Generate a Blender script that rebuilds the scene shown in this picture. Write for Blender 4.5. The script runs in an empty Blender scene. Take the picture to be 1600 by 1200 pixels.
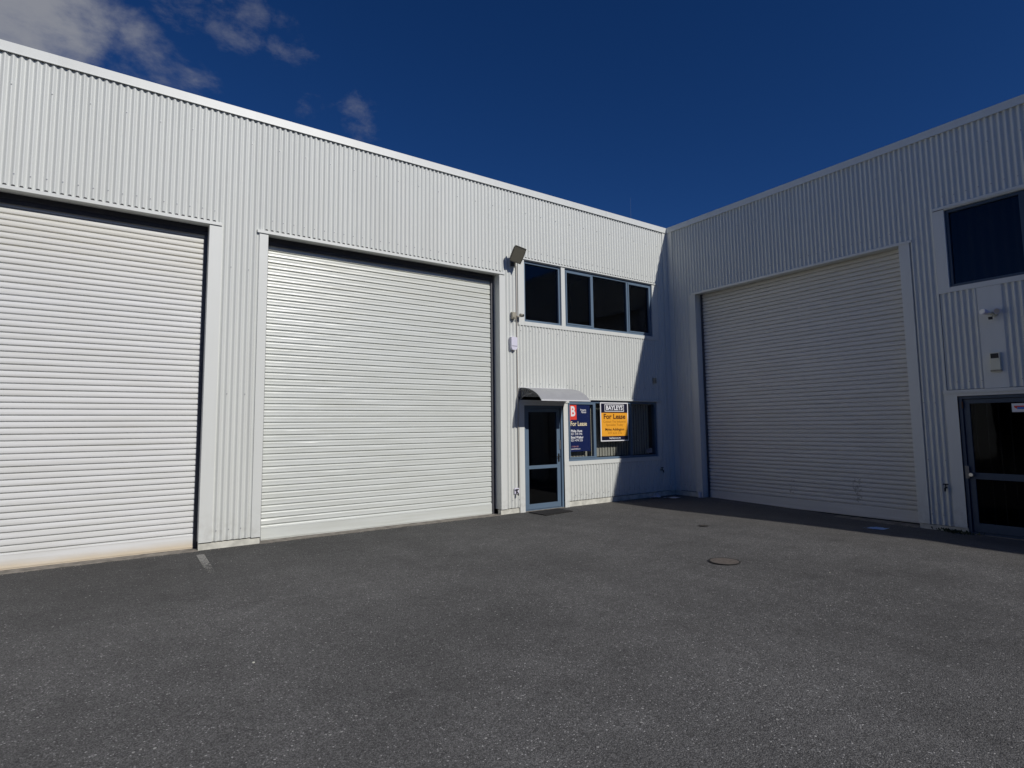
import bpy, bmesh, math, random
from mathutils import Vector, Matrix
random.seed(7)
SC = bpy.context.scene
COL = SC.collection
R = math.radians

# ---------------------------------------------------------------- camera
cd = bpy.data.cameras.new("camera"); cam = bpy.data.objects.new("camera", cd); COL.objects.link(cam)
_r = Vector((0.82444845, -0.56581772, -0.0116213)); _u = Vector((-0.040082, -0.07886159, 0.99607946)); _f = Vector((0.56451588, 0.82075036, 0.08769642))
cam.matrix_world = Matrix(((_r.x, _u.x, -_f.x, -10.506), (_r.y, _u.y, -_f.y, -8.674), (_r.z, _u.z, -_f.z, 1.6), (0, 0, 0, 1)))
cd.sensor_width = 36; cd.lens = 874.4/1600*36; cd.shift_y = -10.4/1600
cd.clip_start = 0.05; cd.clip_end = 1500
SC.camera = cam

# ---------------------------------------------------------------- sky, clouds and sun
SUN = Vector((0.218, -1.0, 0.678)).normalized()
ELEV = math.asin(SUN.z)
w = bpy.data.worlds.new("World"); SC.world = w; w.use_nodes = True
nt = w.node_tree; nt.nodes.clear()
def N(t, kind, **kw):
    n = t.nodes.new(kind)
    for k, v in kw.items():
        if k[0] == '_': n.inputs[int(k[1:])].default_value = v
        else: setattr(n, k, v)
    return n
def mth(t, op, a, b=None, c=None, clamp=False):
    n = t.nodes.new('ShaderNodeMath'); n.operation = op; n.use_clamp = clamp
    for i, v in enumerate((a, b, c)):
        if v is None: continue
        if isinstance(v, (int, float)): n.inputs[i].default_value = v
        else: t.links.new(v, n.inputs[i])
    return n.outputs[0]
sky = N(nt, 'ShaderNodeTexSky', sky_type='NISHITA', sun_disc=False, sun_elevation=ELEV,
        sun_rotation=math.atan2(SUN.x, SUN.y), altitude=1500, air_density=1.0, dust_density=0.0, ozone_density=5.0)
hs = N(nt, 'ShaderNodeHueSaturation'); hs.inputs['Saturation'].default_value = 1.22; hs.inputs['Value'].default_value = 1.0
nt.links.new(sky.outputs[0], hs.inputs['Color'])
tc = N(nt, 'ShaderNodeTexCoord')
def blob(cx, cy, cz, r_in, r_out):
    d = N(nt, 'ShaderNodeVectorMath', operation='DOT_PRODUCT'); nt.links.new(tc.outputs['Generated'], d.inputs[0])
    d.inputs[1].default_value = Vector((cx, cy, cz)).normalized()
    m = N(nt, 'ShaderNodeMapRange', interpolation_type='SMOOTHSTEP'); nt.links.new(d.outputs['Value'], m.inputs[0])
    m.inputs[1].default_value = math.cos(R(r_out)); m.inputs[2].default_value = math.cos(R(r_in))
    return m.outputs[0]
def cloud_noise(scale, seed, rough=0.62, dist=0.6):
    mp = N(nt, 'ShaderNodeMapping'); mp.inputs['Scale'].default_value = (1.0, 1.0, 1.7); mp.inputs['Location'].default_value = (seed, seed*1.7, 0)
    mp.inputs['Rotation'].default_value = (0, R(14), 0)
    nt.links.new(tc.outputs['Generated'], mp.inputs[0])
    nz = N(nt, 'ShaderNodeTexNoise'); nz.inputs['Scale'].default_value = scale; nz.inputs['Detail'].default_value = 9; nz.inputs['Roughness'].default_value = rough
    nz.inputs['Distortion'].default_value = dist
    nt.links.new(mp.outputs[0], nz.inputs['Vector'])
    return nz.outputs[0]
def layer(noise, blobs, amt, lo, hi, opac):
    b = None
    for c, k in blobs:
        v = mth(nt, 'MULTIPLY', blob(*c), k); b = v if b is None else mth(nt, 'MAXIMUM', b, v)
    m = N(nt, 'ShaderNodeMapRange', interpolation_type='SMOOTHSTEP'); nt.links.new(mth(nt, 'ADD', noise, mth(nt, 'MULTIPLY', b, amt)), m.inputs[0])
    m.inputs[1].default_value = lo; m.inputs[2].default_value = hi
    return mth(nt, 'MULTIPLY', m.outputs[0], opac)
big = layer(cloud_noise(9.0, 0.3, 0.60, 0.15), [((-0.22, 0.845, 0.50, 5, 15.5), 1.0), ((-0.02, 0.880, 0.468, 1, 7), 0.66), ((0.055, 0.883, 0.462, 1, 6), 0.64)], 0.62, 0.76, 1.16, 0.80)
wis = layer(cloud_noise(17.0, 4.4, 0.66, 0.2), [((0.03, 0.82, 0.568, 0.5, 3.5), 0.8), ((0.105, 0.815, 0.565, 0.5, 4), 0.85), ((0.17, 0.81, 0.555, 0.5, 3.5), 0.7), ((0.225, 0.842, 0.490, 0.5, 3), 0.72), ((0.28, 0.826, 0.487, 0.5, 3.5), 0.85)], 0.5, 0.78, 1.17, 0.26)
dens = mth(nt, 'MAXIMUM', big, wis, clamp=True)
mx = N(nt, 'ShaderNodeMix', data_type='RGBA'); nt.links.new(dens, mx.inputs[0])
tn = N(nt, 'ShaderNodeVectorMath', operation='MULTIPLY'); nt.links.new(hs.outputs[0], tn.inputs[0]); tn.inputs[1].default_value = (0.98, 0.99, 1.36)
nt.links.new(tn.outputs[0], mx.inputs[6]); mx.inputs[7].default_value = (8.4, 8.6, 9.2, 1)
bg = N(nt, 'ShaderNodeBackground'); nt.links.new(mx.outputs[2], bg.inputs[0]); bg.inputs[1].default_value = 0.05
out = N(nt, 'ShaderNodeOutputWorld'); nt.links.new(bg.outputs[0], out.inputs[0])

sd = bpy.data.lights.new("sun", 'SUN'); sd.energy = 4.2; sd.angle = R(0.53); sd.color = (1.0, 0.965, 0.91)
so = bpy.data.objects.new("sun", sd); COL.objects.link(so)
so.rotation_euler = SUN.to_track_quat('Z', 'Y').to_euler(); so.location = SUN*40

SC.view_settings.view_transform = 'Standard'; SC.view_settings.look = 'None'
SC.view_settings.exposure = -0.50; SC.view_settings.gamma = 1.0; SC.view_settings.use_curve_mapping = False

# ---------------------------------------------------------------- materials
def mat(name, col, rough=0.5, metal=0.0, spec=0.5, noise=None, bump=None):
    m = bpy.data.materials.new(name); m.use_nodes = True; t = m.node_tree
    b = t.nodes['Principled BSDF']
    b.inputs['Base Color'].default_value = (*col, 1); b.inputs['Roughness'].default_value = rough
    b.inputs['Metallic'].default_value = metal; b.inputs['Specular IOR Level'].default_value = spec
    if noise or bump:
        geo = t.nodes.new('ShaderNodeNewGeometry')
    if noise:      # (scale, amount, stretch xyz, detail)
        sc, am, st = noise[:3]
        mp = N(t, 'ShaderNodeMapping'); mp.inputs['Scale'].default_value = st; t.links.new(geo.outputs['Position'], mp.inputs[0])
        nz = N(t, 'ShaderNodeTexNoise'); nz.inputs['Scale'].default_value = sc; nz.inputs['Detail'].default_value = 6; t.links.new(mp.outputs[0], nz.inputs['Vector'])
        mr = N(t, 'ShaderNodeMapRange'); t.links.new(nz.outputs[0], mr.inputs[0])
        mr.inputs[1].default_value = 0.3; mr.inputs[2].default_value = 0.7; mr.inputs[3].default_value = 1-am; mr.inputs[4].default_value = 1+am*0.4
        mc = N(t, 'ShaderNodeVectorMath', operation='SCALE'); mc.inputs[0].default_value = col; t.links.new(mr.outputs[0], mc.inputs['Scale'])
        t.links.new(mc.outputs[0], b.inputs['Base Color'])
        rr = N(t, 'ShaderNodeMapRange'); t.links.new(nz.outputs[0], rr.inputs[0]); rr.inputs[1].default_value = 0.3; rr.inputs[2].default_value = 0.7
        rr.inputs[3].default_value = min(1, rough+0.08); rr.inputs[4].default_value = rough-0.04; t.links.new(rr.outputs[0], b.inputs['Roughness'])
    if bump:
        nb = N(t, 'ShaderNodeTexNoise'); nb.inputs['Scale'].default_value = bump[0]; nb.inputs['Detail'].default_value = 4; t.links.new(geo.outputs['Position'], nb.inputs['Vector'])
        bp = N(t, 'ShaderNodeBump'); bp.inputs['Strength'].default_value = bump[1]; bp.inputs['Distance'].default_value = bump[2]
        t.links.new(nb.outputs[0], bp.inputs['Height']); t.links.new(bp.outputs[0], b.inputs['Normal'])
    return m

# painted steel sheet: faint rain streaks, dust towards the bottom edge
def sheet_mat(name, col):
    m = mat(name, col, 0.42, spec=0.5); t = m.node_tree; b = t.nodes['Principled BSDF']
    geo = N(t, 'ShaderNodeNewGeometry')
    mp = N(t, 'ShaderNodeMapping'); mp.inputs['Scale'].default_value = (3, 3, 0.25); t.links.new(geo.outputs['Position'], mp.inputs[0])
    n1 = N(t, 'ShaderNodeTexNoise'); n1.inputs['Scale'].default_value = 2.0; n1.inputs['Detail'].default_value = 7; n1.inputs['Roughness'].default_value = 0.65; t.links.new(mp.outputs[0], n1.inputs['Vector'])
    sp = N(t, 'ShaderNodeSeparateXYZ'); t.links.new(geo.outputs['Position'], sp.inputs[0])
    low = N(t, 'ShaderNodeMapRange', interpolation_type='SMOOTHSTEP'); t.links.new(sp.outputs[2], low.inputs[0]); low.inputs[1].default_value = 0.65; low.inputs[2].default_value = 0.05
    n2 = N(t, 'ShaderNodeTexNoise'); n2.inputs['Scale'].default_value = 14; n2.inputs['Detail'].default_value = 6; t.links.new(geo.outputs['Position'], n2.inputs['Vector'])
    spl = mth(t, 'MULTIPLY', low.outputs[0], mth(t, 'MULTIPLY', mth(t, 'SUBTRACT', n2.outputs[0], 0.42, clamp=True), 0.9))
    d = mth(t, 'ADD', mth(t, 'MULTIPLY', mth(t, 'SUBTRACT', n1.outputs[0], 0.45, clamp=True), 0.28), spl, clamp=True)
    mx = N(t, 'ShaderNodeMix', data_type='RGBA'); t.links.new(d, mx.inputs[0]); mx.inputs[6].default_value = (*col, 1); mx.inputs[7].default_value = (0.34, 0.32, 0.27, 1)
    sh = mth(t, 'FLOOR', mth(t, 'DIVIDE', mth(t, 'ADD', sp.outputs[0], sp.outputs[1]), 0.762)); wn = N(t, 'ShaderNodeTexWhiteNoise', noise_dimensions='1D'); t.links.new(sh, wn.inputs['W'])
    sc_ = N(t, 'ShaderNodeVectorMath', operation='SCALE'); t.links.new(mx.outputs[2], sc_.inputs[0]); t.links.new(mth(t, 'ADD', 0.955, mth(t, 'MULTIPLY', wn.outputs['Value'], 0.045)), sc_.inputs['Scale'])
    t.links.new(sc_.outputs[0], b.inputs['Base Color'])
    nb = N(t, 'ShaderNodeTexNoise'); nb.inputs['Scale'].default_value = 1.3; nb.inputs['Detail'].default_value = 2; t.links.new(geo.outputs['Position'], nb.inputs['Vector'])
    bp = N(t, 'ShaderNodeBump'); bp.inputs['Strength'].default_value = 0.25; bp.inputs['Distance'].default_value = 0.02
    t.links.new(nb.outputs[0], bp.inputs['Height']); t.links.new(bp.outputs[0], b.inputs['Normal'])
    return m
M = {}
M['clad'] = sheet_mat('painted_corrugated_steel', (0.705, 0.722, 0.69))
M['flash'] = sheet_mat('painted_flashing', (0.735, 0.752, 0.722))
M['flash_cream'] = M['flash']
M['fdn'] = mat('painted_concrete', (0.70, 0.69, 0.61), 0.75, noise=(7, 0.3, (1, 1, 1)), bump=(45, 0.5, 0.006))
M['conc'] = mat('raw_concrete', (0.27, 0.245, 0.21), 0.9, noise=(9, 0.45, (1, 1, 1)), bump=(60, 0.6, 0.006))
M['rub_shade'] = mat('black_seal_and_shade', (0.012, 0.012, 0.014), 0.6)
M['seal'] = mat('dark_brush_seal', (0.045, 0.045, 0.055), 0.7)
M['guide'] = mat('galvanised_guide', (0.10, 0.10, 0.11), 0.5, metal=0.3)
M['screw'] = mat('screw_head', (0.42, 0.43, 0.44), 0.45, metal=0.4)
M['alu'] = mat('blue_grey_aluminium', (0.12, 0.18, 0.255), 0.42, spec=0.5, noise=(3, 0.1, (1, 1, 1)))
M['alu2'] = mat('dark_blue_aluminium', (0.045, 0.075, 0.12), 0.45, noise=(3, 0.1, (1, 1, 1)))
M['dark'] = mat('dark_interior', (0.11, 0.11, 0.12), 0.9)
M['blind'] = mat('blind_fabric', (0.52, 0.50, 0.43), 0.85, noise=(2, 0.1, (8, 8, 0.4)))
M['curtain'] = mat('dark_curtain', (0.05, 0.047, 0.045), 0.95)
M['grille'] = mat('grille_steel', (0.14, 0.13, 0.12), 0.5, metal=0.5)
M['white'] = mat('white_plastic', (0.74, 0.72, 0.84), 0.4)
M['whitep'] = mat('white_paper', (0.72, 0.73, 0.80), 0.7)
M['black'] = mat('black_plastic', (0.012, 0.012, 0.013), 0.45)
M['steel'] = mat('brushed_steel', (0.62, 0.61, 0.58), 0.3, metal=0.9)
M['plate'] = mat('dull_plate', (0.20, 0.20, 0.20), 0.5, metal=0.5)
M['beige'] = mat('aged_beige_plastic', (0.40, 0.37, 0.29), 0.5, noise=(40, 0.25, (1, 1, 1)))
M['cream'] = mat('cream_plastic', (0.78, 0.76, 0.60), 0.5)
M['flood'] = mat('weathered_cast_aluminium', (0.13, 0.12, 0.095), 0.55, noise=(30, 0.35, (1, 1, 1)), bump=(90, 0.3, 0.002))
M['floodglass'] = mat('dusty_lens', (0.17, 0.16, 0.125), 0.35)
M['bronze'] = mat('tap_metal', (0.02, 0.02, 0.022), 0.45, metal=0.3)
M['roof'] = mat('roof_steel', (0.45, 0.46, 0.46), 0.5)
M['canopy'] = mat('grey_polycarbonate', (0.37, 0.375, 0.39), 0.38, noise=(5, 0.08, (1, 1, 1)))
M['canopy_edge'] = mat('silver_trim', (0.75, 0.76, 0.78), 0.35)
M['mat'] = mat('rubber_mat', (0.022, 0.02, 0.02), 0.9, bump=(300, 1, 0.004), noise=(30, 0.4, (1, 1, 1)))
M['lid'] = mat('worn_lid', (0.135, 0.115, 0.10), 0.8, noise=(25, 0.3, (1, 1, 1)), bump=(120, 0.4, 0.003))
M['lidring'] = mat('dark_ring', (0.02, 0.018, 0.017), 0.8)
M['navy'] = mat('navy_board', (0.006, 0.015, 0.080), 0.35)
M['bnavy'] = mat('dark_navy_print', (0.008, 0.008, 0.03), 0.35)
M['red'] = mat('red_print', (0.80, 0.055, 0.035), 0.4)
M['orange'] = mat('orange_print', (0.95, 0.42, 0.03), 0.4)
M['print_w'] = mat('white_print', (0.85, 0.85, 0.87), 0.45)
M['print_c'] = mat('cream_print', (0.85, 0.74, 0.48), 0.45)
M['print_b'] = mat('brown_print', (0.10, 0.03, 0.005), 0.45)
M['print_o'] = mat('dark_orange_print', (0.50, 0.20, 0.01), 0.45)
M['blue'] = mat('blue_print', (0.08, 0.22, 0.65), 0.5)
M['conduit'] = mat('grey_conduit', (0.46, 0.42, 0.37), 0.5)
M['weed'] = mat('weed_leaf', (0.03, 0.045, 0.015), 0.8)

def pane_mat(name, tint, f0=0.022):
    m = bpy.data.materials.new(name); m.use_nodes = True; t = m.node_tree; t.nodes.clear()
    tr = N(t, 'ShaderNodeBsdfTransparent'); tr.inputs[0].default_value = (*tint, 1)
    gl = N(t, 'ShaderNodeBsdfGlossy'); gl.inputs['Roughness'].default_value = 0.015; gl.inputs[0].default_value = (0.9, 0.92, 0.95, 1)
    geo = N(t, 'ShaderNodeNewGeometry')
    nb = N(t, 'ShaderNodeTexNoise'); nb.inputs['Scale'].default_value = 1.6; t.links.new(geo.outputs['Position'], nb.inputs['Vector'])
    bp = N(t, 'ShaderNodeBump'); bp.inputs['Strength'].default_value = 0.15; bp.inputs['Distance'].default_value = 0.01
    t.links.new(nb.outputs[0], bp.inputs['Height']); t.links.new(bp.outputs[0], gl.inputs['Normal'])
    lw_ = N(t, 'ShaderNodeLayerWeight'); lw_.inputs[0].default_value = 0.5
    fa = mth(t, 'ADD', f0, mth(t, 'MULTIPLY', mth(t, 'POWER', lw_.outputs['Facing'], 5), 0.8))
    mx = N(t, 'ShaderNodeMixShader'); t.links.new(fa, mx.inputs[0]); t.links.new(tr.outputs[0], mx.inputs[1]); t.links.new(gl.outputs[0], mx.inputs[2])
    o = N(t, 'ShaderNodeOutputMaterial'); t.links.new(mx.outputs[0], o.inputs[0])
    return m
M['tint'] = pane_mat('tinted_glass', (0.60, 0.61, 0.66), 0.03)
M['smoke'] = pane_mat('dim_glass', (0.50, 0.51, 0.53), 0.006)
M['clear'] = pane_mat('clear_glass', (0.86, 0.87, 0.87))

# roller door steel: colour, how stained near bottom / top
def curtain_mat(name, col, rough, rust, cream, scuffs=()):
    m = mat(name, col, rough, spec=0.5); t = m.node_tree; b = t.nodes['Principled BSDF']
    geo = N(t, 'ShaderNodeNewGeometry'); sp = N(t, 'ShaderNodeSeparateXYZ'); t.links.new(geo.outputs['Position'], sp.inputs[0])
    mp = N(t, 'ShaderNodeMapping'); mp.inputs['Scale'].default_value = (0.5, 0.5, 9); t.links.new(geo.outputs['Position'], mp.inputs[0])
    n1 = N(t, 'ShaderNodeTexNoise'); n1.inputs['Scale'].default_value = 2.2; n1.inputs['Detail'].default_value = 6; t.links.new(mp.outputs[0], n1.inputs['Vector'])
    cur = N(t, 'ShaderNodeMix', data_type='RGBA'); cur.inputs[6].default_value = (*col, 1); cur.inputs[7].default_value = (col[0]*0.80, col[1]*0.79, col[2]*0.74, 1)
    t.links.new(mth(t, 'MULTIPLY', mth(t, 'SUBTRACT', n1.outputs[0], 0.42, clamp=True), 1.5, clamp=True), cur.inputs[0])
    o = cur.outputs[2]
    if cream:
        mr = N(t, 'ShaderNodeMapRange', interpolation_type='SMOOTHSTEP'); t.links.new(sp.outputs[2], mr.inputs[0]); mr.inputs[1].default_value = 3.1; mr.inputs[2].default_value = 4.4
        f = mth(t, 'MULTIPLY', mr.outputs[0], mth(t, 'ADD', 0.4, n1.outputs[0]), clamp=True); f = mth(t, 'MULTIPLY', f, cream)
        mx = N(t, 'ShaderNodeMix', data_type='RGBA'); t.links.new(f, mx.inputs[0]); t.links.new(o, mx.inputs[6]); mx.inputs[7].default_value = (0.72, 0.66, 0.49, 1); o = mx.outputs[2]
    if rust:
        n2 = N(t, 'ShaderNodeTexNoise'); n2.inputs['Scale'].default_value = 1.4; n2.inputs['Detail'].default_value = 8; t.links.new(geo.outputs['Position'], n2.inputs['Vector'])
        mr = N(t, 'ShaderNodeMapRange', interpolation_type='SMOOTHSTEP'); t.links.new(mth(t, 'SUBTRACT', sp.outputs[2], mth(t, 'MULTIPLY', n2.outputs[0], 0.12)), mr.inputs[0]); mr.inputs[1].default_value = 0.07; mr.inputs[2].default_value = -0.05
        f = mth(t, 'MULTIPLY', mr.outputs[0], rust, clamp=True)
        mx = N(t, 'ShaderNodeMix', data_type='RGBA'); t.links.new(f, mx.inputs[0]); t.links.new(o, mx.inputs[6]); mx.inputs[7].default_value = (0.58, 0.43, 0.22, 1); o = mx.outputs[2]
    for (axis, s0, s1, z0, z1, thr) in scuffs:
        n3 = N(t, 'ShaderNodeTexNoise'); n3.inputs['Scale'].default_value = 38; n3.inputs['Detail'].default_value = 3; t.links.new(geo.outputs['Position'], n3.inputs['Vector'])
        def win(src, a, b_):
            return mth(t, 'MULTIPLY', mth(t, 'GREATER_THAN', src, a), mth(t, 'LESS_THAN', src, b_))
        f = mth(t, 'MULTIPLY', win(sp.outputs[axis], s0, s1), win(sp.outputs[2], z0, z1)); f = mth(t, 'MULTIPLY', f, mth(t, 'GREATER_THAN', n3.outputs[0], thr)); f = mth(t, 'MULTIPLY', f, 0.45)
        mx = N(t, 'ShaderNodeMix', data_type='RGBA'); t.links.new(f, mx.inputs[0]); t.links.new(o, mx.inputs[6]); mx.inputs[7].default_value = (0.06, 0.06, 0.07, 1); o = mx.outputs[2]
    t.links.new(o, b.inputs['Base Color'])
    nb = N(t, 'ShaderNodeTexNoise'); nb.inputs['Scale'].default_value = 2.5; nb.inputs['Detail'].default_value = 2
    mp2 = N(t, 'ShaderNodeMapping'); mp2.inputs['Scale'].default_value = (1, 1, 5); t.links.new(geo.outputs['Position'], mp2.inputs[0]); t.links.new(mp2.outputs[0], nb.inputs['Vector'])
    bp = N(t, 'ShaderNodeBump'); bp.inputs['Strength'].default_value = 0.3; bp.inputs['Distance'].default_value = 0.008
    t.links.new(nb.outputs[0], bp.inputs['Height']); t.links.new(bp.outputs[0], b.inputs['Normal'])
    return m
M['cur1'] = curtain_mat('white_roller_steel', (0.78, 0.785, 0.775), 0.5, 0.6, 0.30)
M['cur2'] = curtain_mat('pale_green_roller_steel', (0.66, 0.685, 0.655), 0.30, 0, 0.15)
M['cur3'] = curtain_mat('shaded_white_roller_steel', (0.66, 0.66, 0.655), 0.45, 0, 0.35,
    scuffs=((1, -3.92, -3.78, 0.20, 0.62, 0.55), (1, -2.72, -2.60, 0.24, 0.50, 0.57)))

def asphalt_mat():
    m = mat('asphalt', (0.1, 0.1, 0.1), 0.85, spec=0.35); t = m.node_tree; b = t.nodes['Principled BSDF']
    geo = N(t, 'ShaderNodeNewGeometry'); P = geo.outputs['Position']
    def noise(sc, det=4, ro=0.5):
        n = N(t, 'ShaderNodeTexNoise'); n.inputs['Scale'].default_value = sc; n.inputs['Detail'].default_value = det; n.inputs['Roughness'].default_value = ro; t.links.new(P, n.inputs['Vector']); return n.outputs[0]
    def vor(sc, rnd=1.0):
        n = N(t, 'ShaderNodeTexVoronoi'); n.inputs['Scale'].default_value = sc; n.inputs['Randomness'].default_value = rnd; t.links.new(P, n.inputs['Vector']); return n
    v = vor(135); sx = N(t, 'ShaderNodeSeparateColor'); t.links.new(v.outputs['Color'], sx.inputs[0])
    stone = N(t, 'ShaderNodeMapRange'); t.links.new(sx.outputs[0], stone.inputs[0]); stone.inputs[3].default_value = 0.062; stone.inputs[4].default_value = 0.135
    gap = N(t, 'ShaderNodeMapRange'); t.links.new(v.outputs['Distance'], gap.inputs[0]); gap.inputs[1].default_value = 0.35; gap.inputs[2].default_value = 0.75; gap.inputs[3].default_value = 1.0; gap.inputs[4].default_value = 0.5
    val = mth(t, 'MULTIPLY', stone.outputs[0], gap.outputs[0])
    # scattered pale chips
    pale = mth(t, 'GREATER_THAN', sx.outputs[1], mth(t, 'ADD', 0.90, mth(t, 'MULTIPLY', noise(0.9, 4), 0.12)))
    val = mth(t, 'ADD', val, mth(t, 'MULTIPLY', pale, mth(t, 'MULTIPLY', sx.outputs[2], 0.20)))
    v2 = vor(34); s2 = N(t, 'ShaderNodeSeparateColor'); t.links.new(v2.outputs['Color'], s2.inputs[0])
    chip = mth(t, 'MULTIPLY', mth(t, 'GREATER_THAN', s2.outputs[0], 0.985), mth(t, 'LESS_THAN', v2.outputs['Distance'], 0.26))
    # broad tone: worn wheel paths, patches, smoother dusty band by the walls
    big = mth(t, 'ADD', 0.42, mth(t, 'MULTIPLY', noise(0.38, 5, 0.6), 0.92)); med = mth(t, 'ADD', 0.56, mth(t, 'MULTIPLY', noise(2.3, 8, 0.72), 0.88))
    st_ = N(t, 'ShaderNodeMapRange', interpolation_type='SMOOTHSTEP'); t.links.new(noise(1.15, 5, 0.58), st_.inputs[0]); st_.inputs[1].default_value = 0.60; st_.inputs[2].default_value = 0.74; st_.inputs[3].default_value = 1.0; st_.inputs[4].default_value = 0.70
    mp_ = N(t, 'ShaderNodeMapping'); mp_.inputs['Rotation'].default_value = (0, 0, R(38)); mp_.inputs['Scale'].default_value = (2.6, 0.22, 1); t.links.new(P, mp_.inputs[0])
    tr_ = N(t, 'ShaderNodeTexNoise'); tr_.inputs['Scale'].default_value = 1.0; tr_.inputs['Detail'].default_value = 4; t.links.new(mp_.outputs[0], tr_.inputs['Vector'])
    big = mth(t, 'MULTIPLY', mth(t, 'MULTIPLY', big, st_.outputs[0]), mth(t, 'ADD', 0.84, mth(t, 'MULTIPLY', tr_.outputs[0], 0.32)))
    fine = mth(t, 'ADD', 0.72, mth(t, 'MULTIPLY', noise(17, 4, 0.6), 0.56))
    val = mth(t, 'MULTIPLY', mth(t, 'MULTIPLY', mth(t, 'MULTIPLY', val, big), mth(t, 'MULTIPLY', med, fine)), 1.72)
    sp = N(t, 'ShaderNodeSeparateXYZ'); t.links.new(P, sp.inputs[0])
    # fine silt washed toward the right wing
    silt = N(t, 'ShaderNodeMapRange', interpolation_type='SMOOTHSTEP'); t.links.new(mth(t, 'ADD', sp.outputs[0], mth(t, 'MULTIPLY', noise(1.1, 5), 1.6)), silt.inputs[0]); silt.inputs[1].default_value = -2.4; silt.inputs[2].default_value = -0.6
    # darker newer mix along the left wing
    dk = N(t, 'ShaderNodeMapRange', interpolation_type='SMOOTHSTEP'); t.links.new(mth(t, 'ADD', mth(t, 'ADD', sp.outputs[1], mth(t, 'MULTIPLY', sp.outputs[0], -0.22)), mth(t, 'MULTIPLY', noise(0.8, 5), 1.2)), dk.inputs[0])
    dk.inputs[1].default_value = -0.9; dk.inputs[2].default_value = 2.6; dk.inputs[3].default_value = 1.0; dk.inputs[4].default_value = 0.62
    val = mth(t, 'MULTIPLY', val, dk.outputs[0])
    cc = N(t, 'ShaderNodeCombineColor'); t.links.new(mth(t, 'MULTIPLY', val, 1.0), cc.inputs[0]); t.links.new(mth(t, 'MULTIPLY', val, 0.98), cc.inputs[1]); t.links.new(mth(t, 'MULTIPLY', val, 0.955), cc.inputs[2])
    m1 = N(t, 'ShaderNodeMix', data_type='RGBA'); t.links.new(mth(t, 'MULTIPLY', silt.outputs[0], 0.5), m1.inputs[0]); t.links.new(cc.outputs[0], m1.inputs[6]); m1.inputs[7].default_value = (0.125, 0.115, 0.10, 1)
    m2 = N(t, 'ShaderNodeMix', data_type='RGBA'); t.links.new(mth(t, 'MULTIPLY', chip, 0.75), m2.inputs[0]); t.links.new(m1.outputs[2], m2.inputs[6]); m2.inputs[7].default_value = (0.5, 0.49, 0.46, 1)
    t.links.new(m2.outputs[2], b.inputs['Base Color'])
    h = mth(t, 'ADD', mth(t, 'MULTIPLY', v.outputs['Distance'], -0.8), mth(t, 'MULTIPLY', noise(60, 5, 0.7), 1.0))
    bp = N(t, 'ShaderNodeBump'); bp.inputs['Strength'].default_value = 0.8; bp.inputs['Distance'].default_value = 0.006
    t.links.new(h, bp.inputs['Height']); t.links.new(bp.outputs[0], b.inputs['Normal'])
    return m
M['asphalt'] = asphalt_mat()

def worn_paint_mat():
    m = mat('worn_line_paint', (0.42, 0.41, 0.38), 0.8); t = m.node_tree; b = t.nodes['Principled BSDF']
    geo = N(t, 'ShaderNodeNewGeometry'); n = N(t, 'ShaderNodeTexNoise'); n.inputs['Scale'].default_value = 26; n.inputs['Detail'].default_value = 8; n.inputs['Roughness'].default_value = 0.75; t.links.new(geo.outputs['Position'], n.inputs['Vector'])
    sp = N(t, 'ShaderNodeSeparateXYZ'); t.links.new(geo.outputs['Position'], sp.inputs[0])
    thr = N(t, 'ShaderNodeMapRange'); t.links.new(sp.outputs[1], thr.inputs[0]); thr.inputs[1].default_value = -0.5; thr.inputs[2].default_value = -1.7; thr.inputs[3].default_value = 0.36; thr.inputs[4].default_value = 0.60
    al = mth(t, 'MULTIPLY', mth(t, 'SUBTRACT', n.outputs[0], thr.outputs[0]), 12, clamp=True)
    t.links.new(mth(t, 'MULTIPLY', al, 0.62), b.inputs['Alpha'])
    return m
M['line'] = worn_paint_mat()

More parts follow.
